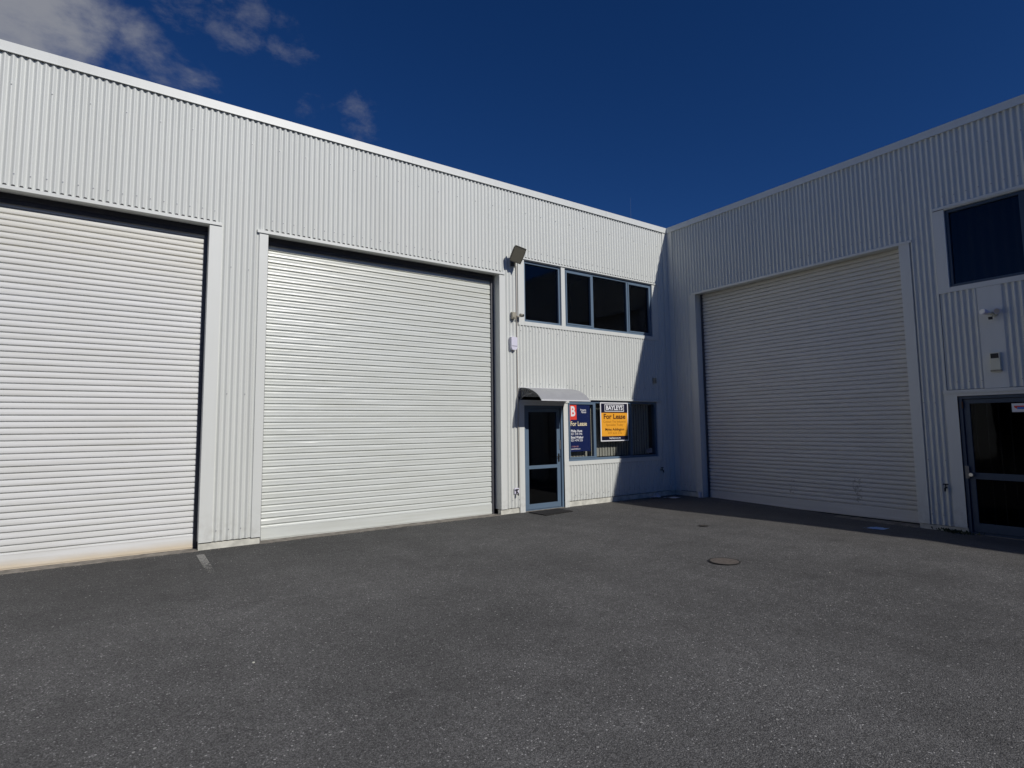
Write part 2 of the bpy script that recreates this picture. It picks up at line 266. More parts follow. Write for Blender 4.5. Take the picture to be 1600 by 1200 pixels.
# ---------------------------------------------------------------- mesh helpers
FL = lambda s, d, z: (s, d, z)       # left wing: s = x, d = depth into the wall
FR = lambda s, d, z: (d, s, z)       # right wing: s = y
FG = lambda x, y, z: (x, y, z)
WLOC = {}
def wl(o): return WLOC.get(o.name, Vector((0, 0, 0))) if o else Vector((0, 0, 0))
class MB:
    def __init__(s, F=FG): s.v = []; s.f = []; s.F = F; s.mi = []; s.cur = 0; s.smooth = []
    def quadv(s, pts, sm=False):
        b = len(s.v); s.v += [s.F(*p) for p in pts]; s.f.append(tuple(range(b, b+len(pts)))); s.mi.append(s.cur); s.smooth.append(sm)
    def box(s, a0, a1, b0, b1, c0, c1):
        b = len(s.v)
        for a in (a0, a1):
            for bb in (b0, b1):
                for c in (c0, c1): s.v.append(s.F(a, bb, c))
        for q in ((0, 1, 3, 2), (4, 6, 7, 5), (0, 4, 5, 1), (2, 3, 7, 6), (0, 2, 6, 4), (1, 5, 7, 3)):
            s.f.append(tuple(b+i for i in q)); s.mi.append(s.cur); s.smooth.append(False)
        return s
    def prism(s, pts, ax0, ax1, axis=0, sm=False, cap=True):
        # pts: 2-D polygon in the two axes other than `axis`
        def mk(p, a):
            if axis == 0: return (a, p[0], p[1])
            if axis == 1: return (p[0], a, p[1])
            return (p[0], p[1], a)
        n = len(pts); b = len(s.v)
        s.v += [s.F(*mk(p, ax0)) for p in pts] + [s.F(*mk(p, ax1)) for p in pts]
        for i in range(n):
            j = (i+1) % n; s.f.append((b+i, b+j, b+n+j, b+n+i)); s.mi.append(s.cur); s.smooth.append(sm)
        if cap:
            s.f.append(tuple(b+i for i in range(n))); s.f.append(tuple(b+n+i for i in range(n-1, -1, -1))); s.mi += [s.cur]*2; s.smooth += [False]*2
        return s
    def tube(s, path, r, seg=8, cap=True, sm=True):
        path = [Vector(s.F(*p)) for p in path]; rs = r if isinstance(r, (list, tuple)) else [r]*len(path)
        b = len(s.v); n = len(path); up = None
        for i, p in enumerate(path):
            t = (path[min(i+1, n-1)]-path[max(i-1, 0)]).normalized()
            if up is None: up = t.orthogonal().normalized()
            up = (up-t*up.dot(t)).normalized(); sd = t.cross(up)
            for k in range(seg):
                a = 2*math.pi*k/seg; s.v.append(tuple(p+(up*math.cos(a)+sd*math.sin(a))*rs[i]))
        for i in range(n-1):
            for k in range(seg):
                k2 = (k+1) % seg; s.f.append((b+i*seg+k, b+i*seg+k2, b+(i+1)*seg+k2, b+(i+1)*seg+k)); s.mi.append(s.cur); s.smooth.append(sm)
        if cap:
            s.f.append(tuple(b+k for k in range(seg))); s.f.append(tuple(b+(n-1)*seg+k for k in range(seg))); s.mi += [s.cur]*2; s.smooth += [False]*2
        return s
    def build(s, name, mats, parent=None, bevel=0, recalc=True):
        me = bpy.data.meshes.new(name); off = wl(parent)
        me.from_pydata([tuple(Vector(v)-off) for v in s.v], [], s.f)
        for m in (mats if isinstance(mats, (list, tuple)) else [mats]): me.materials.append(m)
        me.polygons.foreach_set('material_index', s.mi); me.polygons.foreach_set('use_smooth', s.smooth)
        if recalc or bevel:
            bm = bmesh.new(); bm.from_mesh(me)
            bmesh.ops.recalc_face_normals(bm, faces=bm.faces)
            if bevel:
                es = [e for e in bm.edges if len(e.link_faces) == 2 and e.calc_face_angle(0) > 0.6]
                bmesh.ops.bevel(bm, geom=es, offset=bevel, segments=2, profile=0.7, affect='EDGES', clamp_overlap=True)
            bm.to_mesh(me); bm.free()
        me.update()
        o = bpy.data.objects.new(name, me); COL.objects.link(o)
        if parent: o.parent = parent
        WLOC[o.name] = off.copy() if parent else Vector((0, 0, 0))
        return o
def thing(name, loc, label, cat, group=None):
    o = bpy.data.objects.new(name, None); COL.objects.link(o); o.location = loc; o.empty_display_size = 0.2
    WLOC[o.name] = Vector(loc); o['label'] = label; o['category'] = cat
    if group: o['group'] = group
    return o
def tag(o, label, cat, group=None):
    o['label'] = label; o['category'] = cat
    if group: o['group'] = group
    return o

# text -> polygons placed on a wall; returns vertices into an MB
def add_text(mb, txt, cx, cz, height, d, align='CENTER', bold=0.0, sx=1.0, maxw=None):
    cu = bpy.data.curves.new('t', 'FONT'); cu.body = txt; cu.size = height; cu.align_x = align; cu.align_y = 'CENTER'; cu.offset = bold*height; cu.resolution_u = 3
    ob = bpy.data.objects.new('t', cu); COL.objects.link(ob)
    dg = bpy.context.evaluated_depsgraph_get(); dg.update()
    me = bpy.data.meshes.new_from_object(ob.evaluated_get(dg))
    xs = [v.co.x for v in me.vertices] or [0]; wdt = max(xs)-min(xs)
    k = sx if not maxw else maxw/max(wdt, 1e-6)
    b = len(mb.v)
    for v in me.vertices: mb.v.append(mb.F(cx+v.co.x*k, d, cz+v.co.y))
    for p in me.polygons:
        mb.f.append(tuple(b+i for i in p.vertices)); mb.mi.append(mb.cur); mb.smooth.append(False)
    COL.objects.unlink(ob); bpy.data.objects.remove(ob); bpy.data.curves.remove(cu); bpy.data.meshes.remove(me)

# ---------------------------------------------------------------- ground
def sst(a, b, x):
    t = max(0, min(1, (x-a)/(b-a))); return t*t*(3-2*t)
def gz(x, y):
    A = sst(0.3, 5.0, -y)*(1-sst(12, 18, -y))
    lowv = -0.085 if x > -0.35 else -0.085+(0.165)*sst(0.35, 1.9, -x)
    hi = lowv*(1-sst(2.4, 6.5, -x))
    bump = 0.014*math.exp(-((y+5.62)/0.28)**2)*math.exp(-((x+1.9)/0.7)**2)
    return A*hi+bump
xs = [-260, -120, -60, -35, -24, -18, -14, -12, -10.5, -9, -8]+[-7.5+0.25*i for i in range(0, 33)]+[1.2, 4, 15, 40, 120, 260]
ys = [-260, -120, -60, -30]+[-20+0.25*i for i in range(0, 82)]+[1.5, 8, 30, 120, 260]
g = MB(); nx = len(xs)
for y in ys:
    for x in xs: g.v.append((x, y, gz(x, y) if x < 0.9 and y < 0.6 else (gz(0, min(y, 0)) if x < 2 else 0)))
for j in range(len(ys)-1):
    for i in range(nx-1):
        g.f.append((j*nx+i, j*nx+i+1, (j+1)*nx+i+1, (j+1)*nx+i)); g.mi.append(0); g.smooth.append(True)
gr = g.build('asphalt', M['asphalt'], recalc=False); gr['kind'] = 'structure'

# faded bay line on the asphalt
lm = MB()
for i in range(10):
    y0 = -0.30-i*0.13; y1 = y0-0.13; x0 = -9.70-0.0*i
    lm.quadv([(x0, y0, 0.004), (x0+0.088, y0, 0.004), (x0+0.088, y1, 0.004), (x0, y1, 0.004)])
lo = lm.build('road_marking', M['line'], recalc=False); lo['kind'] = 'structure'

# ---------------------------------------------------------------- corrugated sheet
PER = 0.0762; AMP = 0.0126; SEG = 10
def corr_d(s): return 0.0016-AMP-AMP*math.cos(2*math.pi*s/PER)
def sheet(mb, s0, s1, z0, z1):
    st = PER/SEG; ss = [s0]; k = math.floor(s0/st)+1
    while k*st < s1-1e-4: ss.append(k*st); k += 1
    ss.append(s1)
    b = len(mb.v); n = len(ss)
    for z in (z0, z1):
        for s in ss: mb.v.append(mb.F(s, corr_d(s) if mb.F is FL else 0.0062-0.0149*(1+math.cos(2*math.pi*s/PER)), z))
    for i in range(n-1):
        mb.f.append((b+i, b+i+1, b+n+i+1, b+n+i)); mb.mi.append(mb.cur); mb.smooth.append(True)
def screw(mb, s, z, r=0.0055):
    s = round(s/PER)*PER; d0 = corr_d(s)
    c = mb.cur; mb.cur = 1
    # washer and hex head
    mb.prism([(s+r*1.5*math.cos(a), z+r*1.5*math.sin(a)) for a in [i*math.pi/4 for i in range(8)]], d0-0.003, d0+0.002, axis=1)
    mb.prism([(s+r*math.cos(a), z+r*math.sin(a)) for a in [i*math.pi/3 for i in range(6)]], d0-0.009, d0-0.003, axis=1)
    mb.cur = c
def screws(mb, s0, s1, z, every, jit=0.006):
    k = math.ceil(s0/PER); k += (-k) % every
    while k*PER < s1:
        screw(mb, k*PER, z+random.uniform(-jit, jit)); k += every

def clad(parent, F, regions, rows):
    pts = []
    for s0, s1, z, every in rows:
        k = math.ceil(s0/PER); k += (-k) % every
        while k*PER < s1: pts.append((k*PER, z+random.uniform(-0.006, 0.006))); k += every
    for s0, s1, z0, z1 in regions:
        c = MB(F); sheet(c, s0, s1, z0, z1)
        for (a, b_) in pts:
            if s0+0.02 < a < s1-0.02 and z0+0.02 < b_ < z1-0.02: screw(c, a, b_)
        c.build('cladding', [M['clad'], M['screw']], parent, recalc=False)
def rib_shade(parent, F, s0, s1, z):
    # dark plugs drawn in for the shaded gaps where ribs meet a ledge
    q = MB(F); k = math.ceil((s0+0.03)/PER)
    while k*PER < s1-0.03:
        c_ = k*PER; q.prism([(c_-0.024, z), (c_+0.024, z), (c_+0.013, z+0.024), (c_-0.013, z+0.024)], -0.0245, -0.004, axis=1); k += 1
    q.box(s0+0.01, s1-0.01, -0.0042, -0.0022, z, z+0.004); q.build('rib_shade_plug', M['rub_shade'], parent)
def pieces(parent, F, name, m, groups, bevel=0):
    for g in groups:
        q = MB(F)
        for b_ in (g if isinstance(g[0], (tuple, list)) else [g]): q.box(*b_)
        q.build(name, m, parent, bevel=bevel)
# ---------------------------------------------------------------- roller door
def roller_door(parent, F, s0, s1, z0, z1, pitch, kind, m, label, dd=0.20, seal=None):
    """curtain hanging at depth dd, with bottom rail and two side guides"""
    mb = MB(F); prof = []
    zr = z0+0.20 if kind != 'c' else z0+0.215
    z = zr; prof.append((dd, z))
    gd = 0.028
    if kind == 'a':       # narrow deep groove, flat slat
        while z+pitch < z1+pitch:
            for dz, d in ((0.003, 0.002), (0.006, 0.014), (0.009, gd), (0.015, gd), (0.0195, 0.016), (0.022, 0.000), (0.030, -0.002), (pitch*0.62, -0.0035), (pitch-0.003, -0.0015)):
                prof.append((dd+d, z+dz))
            z += pitch
    else:                 # groove with a broad upward-facing shoulder
        while z+pitch < z1+pitch:
            for dz, d in ((0.002, -0.001), (0.008, 0.0002), (0.014, 0.0030), (0.020, 0.0075), (0.0245, 0.0130), (0.0265, 0.0195), (0.031, 0.0205), (0.0355, 0.015), (0.037, -0.001), (0.044, -0.002), (pitch*0.7, 0.0005), (pitch-0.003, -0.0005)):
                prof.append((dd+d, z+dz))
            z += pitch
    prof = [p for p in prof if p[1] <= z1]
    cols = [s0+(s1-s0)*i/28 for i in range(29)]; rnd = random.Random(int(pitch*1e4)+int(abs(s0)*10)); ph = {}
    b = len(mb.v); nc = len(cols)
    for (d, zz) in prof:
        for s in cols:
            k_ = int((zz-zr)/pitch)
            if k_ not in ph: ph[k_] = (rnd.uniform(0, 6.28), rnd.uniform(0, 6.28), rnd.uniform(0.4, 1.3))
            wob = 0.0015*math.sin(s*2.3+zz*1.3)+ph[k_][2]*(0.0010*math.sin(s*3.7+ph[k_][0])+0.0007*math.sin(s*8.3+ph[k_][1]))
            mb.v.append(F(s, d+wob, zz))
    for i in range(len(prof)-1):
        for j in range(nc-1):
            mb.f.append((b+i*nc+j, b+i*nc+j+1, b+(i+1)*nc+j+1, b+(i+1)*nc+j)); mb.mi.append(0); mb.smooth.append(False)
    c = mb.build('roller_door', m, parent, recalc=False)
    if label: c['label'] = label
    r = MB(F); r.box(s0, s1, dd-0.008, dd+0.02, z0+0.012, zr); r.box(s0, s1, dd-0.014, dd+0.02, z0+0.030, z0+0.048); r.box(s0, s1, dd-0.011, dd+0.02, zr-0.02, zr-0.004); r.build('bottom_rail', m, c, bevel=0.003)
    r = MB(F); r.box(s0, s1, dd-0.005, dd+0.012, z0-0.03, z0+0.010); r.build('weather_seal', M['rub_shade'], c)
    for a, bb in ((s0-0.03, s0+0.012), (s1-0.012, s1+0.03)):
        q = MB(F); q.box(a, bb, dd-0.03, dd-0.022, z0-0.02, z1); q.box(a, a+0.006 if a < (s0+s1)/2 else a+0.006, dd-0.0215, dd+0.0245, z0-0.02, z1); q.box(a, bb, dd+0.025, dd+0.04, z0-0.02, z1); q.build('guide', M['guide'], c)
    if seal:
        q = MB(F); q.box(s0-0.02, s1+0.02, dd-0.035, dd-0.028, seal, z1); q.box(s0-0.02, s1+0.02, dd-0.048, dd-0.035, seal+0.055, seal+0.075); q.build('head_seal', M['seal'], c)
    # rolled drum above the opening
    q = MB(F); q.tube([(s0, dd+0.20, z1+0.26), (s1, dd+0.20, z1+0.26)], 0.2, 20); q.build('drum', m, c)
    return c

def door_flashing(parent, F, s0, s1, z0, z1, fw_l, fw_r, over_l, over_r, dd=0.20):
    """flat folded jambs and the drip ledge over a roller door opening"""
    for a, b_, inner in ((s0-fw_l, s0, s0), (s1, s1+fw_r, s1)):
        j = MB(F); j.box(a, b_, -0.024, -0.021, z0, z1)
        e = 0.003 if inner == s0 else -0.003
        j.box(min(inner, inner+e), max(inner, inner+e), -0.0235, dd+0.08, z0, z1)       # reveal return
        outer = a if inner == s0 else b_
        j.box(outer-0.0015, outer+0.0015, -0.0235, -0.004, z0, z1)
        j.build('door_jamb', M['flash'], parent)
    h = MB(F)
    h.box(s0-over_l, s1+over_r, -0.040, dd+0.05, z1+0.022, z1+0.026)
    h.box(s0-over_l, s1+over_r, -0.042, -0.039, z1-0.018, z1+0.024)
    h.box(s0+0.004, s1-0.004, -0.018, dd-0.02, z1-0.003, z1)      # soffit
    h.build('head_flashing', M['flash'], parent)

# ---------------------------------------------------------------- windows
def window(parent, F, s0, s1, z0, z1, divs, sashes, m_frame, m_glass, dd=0.058, fw=0.045, fd=0.014, name='window', label=None, extra=None):
    """divs: mullion centres; sashes: indices of lights that open"""
    fr = MB(F)
    fr.box(s0, s1, fd, dd+0.06, z0, z0+fw); fr.box(s0, s1, fd, dd+0.06, z1-fw, z1)
    fr.box(s0, s0+fw, fd+0.0005, dd+0.0595, z0+fw, z1-fw); fr.box(s1-fw, s1, fd+0.0005, dd+0.0595, z0+fw, z1-fw)
    for c in divs: fr.box(c-fw*0.55, c+fw*0.55, fd+0.004, dd+0.055, z0+fw, z1-fw)
    w_ = fr.build(name, m_frame, parent, bevel=0.003)
    if label: w_['label'] = label
    rv = [(s0-0.004, s0-0.001, -0.0205, dd+0.05, z0, z1), (s1+0.001, s1+0.004, -0.0205, dd+0.05, z0, z1), (s0-0.004, s1+0.004, -0.0205, dd+0.05, z0-0.0045, z0-0.0015), (s0-0.004, s1+0.004, -0.0205, dd+0.05, z1+0.0015, z1+0.0045)]
    q = MB(F)
    for b_ in rv: q.box(*b_)
    q.build('reveal', M['flash'], w_)
    edges = [s0+fw]+[x for c in divs for x in (c-fw*0.55, c+fw*0.55)]+[s1-fw]
    for i in range(len(divs)+1):
        a, b_ = edges[2*i], edges[2*i+1]; za, zb = z0+fw, z1-fw
        if i in sashes:
            t = 0.032; q = MB(F)
            q.box(a+0.003, b_-0.003, fd-0.008, dd+0.02, za+0.003, za+t); q.box(a+0.003, b_-0.003, fd-0.008, dd+0.02, zb-t, zb-0.003)
            q.box(a+0.003, a+t, fd-0.0075, dd+0.0195, za+t, zb-t); q.box(b_-t, b_-0.003, fd-0.0075, dd+0.0195, za+t, zb-t)
            q.build('sash', m_frame, w_, bevel=0.003)
            a += t; b_ -= t; za += t; zb -= t
        p = MB(F); p.box(a, b_, dd-0.003, dd+0.003, za, zb); p.build('pane', m_glass, w_)
    return w_

def room(mb, s0, s1, z0, z1, depth, d0=0.13):
    """open-fronted dark box: walls, floor and ceiling of the room behind a window"""
    t = 0.05
    mb.box(s0-t, s1+t, d0+depth, d0+depth+t, z0-t, z1+t)
    mb.box(s0-t, s0, d0, d0+depth, z0, z1); mb.box(s1, s1+t, d0, d0+depth, z0, z1)
    mb.box(s0-t, s1+t, d0, d0+depth, z0-t, z0); mb.box(s0-t, s1+t, d0, d0+depth, z1, z1+t)

def blinds(parent, F, s0, s1, z0, z1, d, step, width, ang, m, name='vertical_blind'):
    q = MB(F); s = s0
    while s < s1:
        a = ang+random.uniform(-0.06, 0.06); dx = math.cos(a)*width/2; dy = math.sin(a)*width/2
        pts = [(s-dx, d-dy), (s+dx, d+dy), (s+dx, d+dy+0.0012), (s-dx, d-dy+0.0012)]
        q.prism(pts, z0, z1, axis=2); s += step
    q.box(s0-0.03, s1+0.03, d-0.02, d+0.02, z1+0.002, z1+0.04)
    return q.build(name, m, parent)

# ================================================================ LEFT WING
TOP = 6.29
LW = thing('warehouse', (-10, 0, 0), 'sunlit white corrugated warehouse wing with two roller doors and a glass entrance', 'warehouse')
LC = 4.5165
clad(LW, FL, [(-22, -13.90, 0.100, 6.22), (-13.90, -9.52, LC, 6.22), (-9.52, -8.985, 0.100, 6.22), (-8.985, -4.71, LC, 6.22),
     (-4.71, -4.385, 0.100, 6.22), (-4.385, -0.45, 4.8745, 6.22), (-0.45, -0.165, 0.113, 6.22), (-4.385, -0.455, 2.166, 3.552), (-3.21, -0.455, 0.113, 0.82)],
    [(-13.9, -9.5, 4.68, 2), (-9.0, -4.7, 4.68, 2), (-22, -0.2, 5.78, 5), (-4.35, -0.4, 5.02, 2), (-4.35, -0.4, 3.44, 3), (-4.35, -0.4, 2.42, 3),
     (-3.15, -0.5, 0.22, 2), (-9.45, -9.05, 0.24, 2), (-9.45, -9.05, 2.1, 3), (-9.45, -9.05, 3.9, 3), (-4.65, -4.4, 0.24, 2), (-3.15, -0.5, 0.70, 4)])
rib_shade(LW, FL, -13.9, -9.52, 4.5165); rib_shade(LW, FL, -8.985, -4.71, 4.5165); rib_shade(LW, FL, -4.385, -0.45, 4.8745)
# sheet side laps read as a thin shadow line
# parapet capping: folded face standing 14 mm off the crests, gently sloping top
cap = MB(FL); cap.prism([(-0.034, 6.165), (-0.031, 6.165), (-0.031, 6.286), (0.30, 6.268), (0.30, 6.12), (0.303, 6.12), (0.303, 6.272), (-0.034, 6.29)], -22, -0.034, axis=0)
cap.box(-22, -0.034, -0.044, -0.031, 6.160, 6.1645)
cap.build('parapet_capping', M['flash'], LW)
for xj in (-16.1, -11.35, -6.6, -2.0):
    q = MB(FL); q.box(xj, xj+0.05, -0.0365, -0.0342, 6.166, 6.288); q.build('capping_joint', M['flash'], LW)
co = MB(FL); co.box(-0.172, -0.024, -0.024, -0.020, 0.10, 6.20); co.box(-0.174, -0.171, -0.0235, -0.004, 0.10, 6.20); co.build('corner_flashing', M['flash'], LW)
# concrete footing strip with broken edge
def footing(parent, F, segs):
    for s0, s1, zt, zb in segs:
        q = MB(F)
        n = max(2, int((s1-s0)/0.12)); pts = []
        for i in range(n+1):
            s = s0+(s1-s0)*i/n; pts.append((s, random.uniform(0, 0.008)))
        for i in range(n):
            a, b_ = pts[i], pts[i+1]
            q.box(a[0], b_[0], 0.001+0.0015*(i % 2), 0.10, zb, zt-0.012-0.001*(i % 2))
        q.build('footing', M['fdn'], parent)
footing(LW, FL, [(-22, -13.75, 0.10, -0.15), (-9.654, -8.893, 0.098, -0.15), (-4.816, -4.275, 0.10, -0.15), (-3.30, 0.0, 0.112, -0.15)])
q = MB(FL); q.box(-13.75, -9.655, -0.035, 0.35, -0.1, 0.006); q.build('threshold', M['conc'], LW)
pieces(LW, FL, 'threshold', M['conc'], [(-8.892, -4.817, -0.035, 0.35, -0.1, 0.006), (-4.274, -3.30, -0.01, 0.12, -0.1, 0.01)])
# roller door 1 (left, partly outside the frame) and 2
roller_door(LW, FL, -13.72, -9.685, -0.01, 4.66, 0.0763, 'a', M['cur1'], 'white roller door with rusty stained bottom edge', seal=4.362)
door_flashing(LW, FL, -13.75, -9.654, 0.10, 4.49, 0.16, 0.155, 0.18, 0.15)
roller_door(LW, FL, -8.862, -4.875, -0.01, 4.66, 0.0927, 'b', M['cur2'], 'clean pale green-white roller door with wide slats', seal=4.362)
door_flashing(LW, FL, -8.893, -4.816, 0.095, 4.49, 0.115, 0.128, 0.15, 0.115)
# upper windows
window(LW, FL, -4.24, -3.315, 3.625, 4.835, [], [], M['alu'], M['tint'], label='single tinted upper window light beside the floodlight')
window(LW, FL, -3.212, -0.600, 3.625, 4.835, [-2.425, -1.375], [0, 2], M['alu'], M['tint'], label='wide three-light tinted upper window reaching towards the corner')
pieces(LW, FL, 'window_flashing', M['flash'], [
    [(-4.392, -4.243, -0.024, -0.0205, 3.545, 4.868)],
    [(-3.312, -3.215, -0.024, -0.0205, 3.6245, 4.8355)],
    [(-0.597, -0.415, -0.024, -0.0205, 3.545, 4.868)],
    [(-4.2425, -0.5975, -0.027, -0.0205, 3.545, 3.622)],
    [(-4.40, -0.41, -0.042, 0.02, 4.870, 4.874), (-4.40, -0.41, -0.044, -0.041, 4.846, 4.872)],
    [(-4.2425, -0.5975, -0.0235, -0.0205, 4.8375, 4.868)]])
# lower window
lw = window(LW, FL, -3.200, -0.545, 0.895, 2.115, [-2.435, -1.365], [0], M['alu'], M['clear'], label='lower window with blinds behind two lease signs')
blinds(lw, FL, -3.12, -0.60, 0.95, 2.06, 0.175, 0.0815, 0.089, 0.22, M['blind'])
pieces(LW, FL, 'window_flashing', M['flash'], [
    [(-0.542, -0.42, -0.024, -0.0205, 0.815, 2.14)],
    [(-3.3165, -0.5425, -0.027, -0.0205, 0.812, 0.892)],
    [(-3.3165, -3.203, -0.024, -0.0205, 0.8925, 2.12)],
    [(-3.3165, -3.203, -0.0245, -0.0205, -0.01, 0.8115)],
    [(-3.30, -0.42, -0.042, 0.02, 2.158, 2.162), (-3.30, -0.42, -0.044, -0.041, 2.128, 2.160)],
    [(-3.20, -0.545, -0.0235, -0.0205, 2.1165, 2.155)],
    [(-4.397, -4.282, -0.024, -0.0205, -0.01, 2.075)],
    [(-4.397, -3.18, -0.042, 0.02, 2.100, 2.104), (-4.397, -3.18, -0.044, -0.041, 2.062, 2.102)],
    [(-4.2815, -3.3175, -0.0245, -0.0205, 2.002, 2.098)],
    [(-4.399, -4.395, -0.0235, -0.004, -0.01, 2.1)]])
# entrance door
def entrance_door(parent, F, s0, s1, z0, z1, hinge_left, mf, mg, mid0, mid1, bot, label, st=0.085):
    dd = 0.035
    d = MB(F); fw = 0.045
    d.box(s0, s0+fw, 0.004, 0.11, z0, z1); d.box(s1-fw, s1, 0.004, 0.11, z0, z1); d.box(s0+fw, s1-fw, 0.0045, 0.1095, z1-fw, z1); d.box(s0+fw, s1-fw, 0.012, 0.105, z0, z0+0.022)
    D = d.build('entrance_door', mf, parent, bevel=0.003); D['label'] = label
    a, b_ = s0+fw+0.005, s1-fw-0.005; za, zb = z0+0.028, z1-fw-0.005
    l = MB(F)
    l.box(a, a+st, dd, dd+0.045, za, zb); l.box(b_-st, b_, dd, dd+0.045, za, zb)
    l.box(a+st, b_-st, dd+0.0005, dd+0.0445, zb-st*0.85, zb); l.box(a+st, b_-st, dd+0.0005, dd+0.0445, mid0, mid1); l.box(a+st, b_-st, dd+0.0005, dd+0.0445, za, bot)
    l.build('door_leaf', mf, D, bevel=0.002)
    for q0, q1 in ((bot, mid0), (mid1, zb-st*0.85)):
        p = MB(F); p.box(a+st, b_-st, dd+0.019, dd+0.025, q0, q1); p.build('pane', mg, D)
    return D, a, b_, dd
D1, a1, b1, dd1 = entrance_door(LW, FL, -4.28, -3.32, 0.0, 2.0, True, M['alu'], M['tint'], 0.785, 0.85, 0.125, 'blue-grey aluminium glass door under the curved awning')
h = MB(FL); h.tube([(b1-0.045, dd1+0.002, 1.0), (b1-0.045, dd1-0.05, 1.0), (b1-0.16, dd1-0.055, 1.0)], 0.010, 8); h.box(b1-0.062, b1-0.028, dd1-0.010, dd1-0.001, 0.90, 1.06); h.build('handle', M['black'], D1)
h = MB(FL); h.box(b1-0.03, b1+0.012, dd1-0.014, dd1-0.002, 1.14, 1.32); h.build('lock_plate', M['steel'], D1)
# rooms behind the glass, roof and back
rm = MB(FL); room(rm, -4.45, -0.35, 0.0, 2.75, 3.0); room(rm, -4.45, -0.35, 3.0, 5.6, 3.0); rm.build('interior_wall', M['dark'], LW)
bk = MB(FL)
bk.box(-22, 15, 0.303, 18, 6.05, 6.10); bk.box(-22, -21.9, 0.02, 18, 0, 6.05); bk.box(-22, 0, 17.9, 18, 0, 6.05)
bk.build('roof', M['roof'], LW)
# wall lining behind the sheets (keeps daylight out of the shell)
ln = MB(FL)
for s0, s1, z0, z1 in ((-22, -13.76, 0.10, 6.1), (-13.76, -9.64, 4.66, 6.1), (-9.65, -8.90, 0.10, 6.1), (-8.90, -4.80, 4.66, 6.1), (-4.812, -4.40, 0.10, 6.1),
                       (-4.40, -0.02, 4.88, 6.1), (-4.40, -0.02, 2.17, 3.54), (-3.28, -0.02, 0.11, 0.81), (-0.41, -0.02, 0.81, 4.88)):
    ln.box(s0, s1, 0.012, 0.030, z0, z1)
ln.build('lining', M['rub_shade'], LW)

# ================================================================ RIGHT WING
RW = thing('warehouse', (0, -5, 0), 'shaded white corrugated warehouse wing with one roller door and a dark blue door', 'warehouse')
clad(RW, FR, [(-0.63, -0.165, 0.113, 6.22), (-4.985, -0.63, 4.5715, 6.22), (-5.345, -4.985, 0.0, 6.22), (-8.1, -5.345, 4.9805, 6.22), (-5.82, -5.35, 2.088, 3.61), (-8.09, -6.085, 2.088, 3.61), (-20, -8.1, 0.0, 6.22)],
    [(-5.0, -0.7, 4.75, 2), (-20, -0.3, 5.78, 5), (-8.1, -5.35, 5.13, 2), (-5.8, -5.35, 2.2, 2), (-8.1, -6.1, 2.2, 2), (-5.3, -5.0, 0.16, 2), (-5.3, -5.0, 1.9, 2), (-0.6, -0.2, 0.24, 2), (-5.3, -5.0, 1.0, 3)])
cap = MB(FR); cap.prism([(-0.034, 6.165), (-0.031, 6.165), (-0.031, 6.286), (0.30, 6.268), (0.30, 6.12), (0.303, 6.12), (0.303, 6.272), (-0.034, 6.29)], -20, 0.0, axis=0)
cap.box(-20, -0.045, -0.044, -0.031, 6.160, 6.1645)
cap.build('parapet_capping', M['flash'], RW)
for xj in (-3.35, -8.1):
    q = MB(FR); q.box(xj, xj+0.05, -0.0365, -0.0342, 6.166, 6.288); q.build('capping_joint', M['flash'], RW)
co = MB(FR); co.box(-0.172, -0.0245, -0.024, -0.020, 0.10, 6.20); co.box(-0.174, -0.171, -0.0235, -0.004, 0.10, 6.20); co.build('corner_flashing', M['flash'], RW)
footing(RW, FR, [(-0.76, 0.0, 0.112, -0.2), (-5.47, -4.84, 0.005, -0.25), (-20, -7.35, 0.005, -0.25)])
pieces(RW, FR, 'threshold', M['conc'], [(-4.838, -0.762, -0.03, 0.35, -0.2, -0.065), (-7.34, -5.475, -0.01, 0.12, -0.25, -0.077)])
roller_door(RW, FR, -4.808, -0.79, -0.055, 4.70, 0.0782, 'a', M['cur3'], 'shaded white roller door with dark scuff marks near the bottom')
door_flashing(RW, FR, -4.838, -0.762, 0.0, 4.545, 0.15, 0.135, 0.19, 0.10)
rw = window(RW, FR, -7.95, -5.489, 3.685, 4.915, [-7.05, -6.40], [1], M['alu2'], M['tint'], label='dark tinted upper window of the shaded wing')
q = MB(FR); s = -7.9; pts = []
while s < -5.5: pts.append((s, 0.17+0.028*math.sin(s*46)+0.012*math.sin(s*21))); s += 0.02
for i in range(len(pts)-1):
    a, b_ = pts[i], pts[i+1]; q.quadv([(a[0], a[1], 3.7), (b_[0], b_[1], 3.7), (b_[0], b_[1], 4.9), (a[0], a[1], 4.9)], True)
q.build('curtain', M['curtain'], rw, recalc=False)
pieces(RW, FR, 'window_flashing', M['flash'], [
    [(-5.486, -5.337, -0.024, -0.0205, 3.60, 4.93)],
    [(-7.9525, -5.4865, -0.027, -0.0205, 3.603, 3.682)],
    [(-8.1, -7.953, -0.024, -0.0205, 3.60, 4.93)],
    [(-8.11, -5.33, -0.042, 0.02, 4.976, 4.980), (-8.11, -5.33, -0.044, -0.041, 4.935, 4.978)],
    [(-7.95, -5.49, -0.0235, -0.0205, 4.917, 4.972)],
    [(-6.088, -5.817, -0.0215, -0.018, 2.085, 3.601)],
    [(-6.092, -6.088, -0.0205, -0.004, 2.085, 3.601)],
    [(-5.817, -5.813, -0.0205, -0.004, 2.085, 3.601)],
    [(-5.469, -5.315, -0.024, -0.0205, 0.0, 2.04)],
    [(-7.50, -5.30, -0.042, 0.02, 2.076, 2.080), (-7.50, -5.30, -0.044, -0.041, 2.030, 2.078)],
    [(-7.34, -5.47, -0.0235, -0.0205, 1.985, 2.07)],
    [(-7.48, -7.343, -0.024, -0.0205, 0.0, 2.04)]])
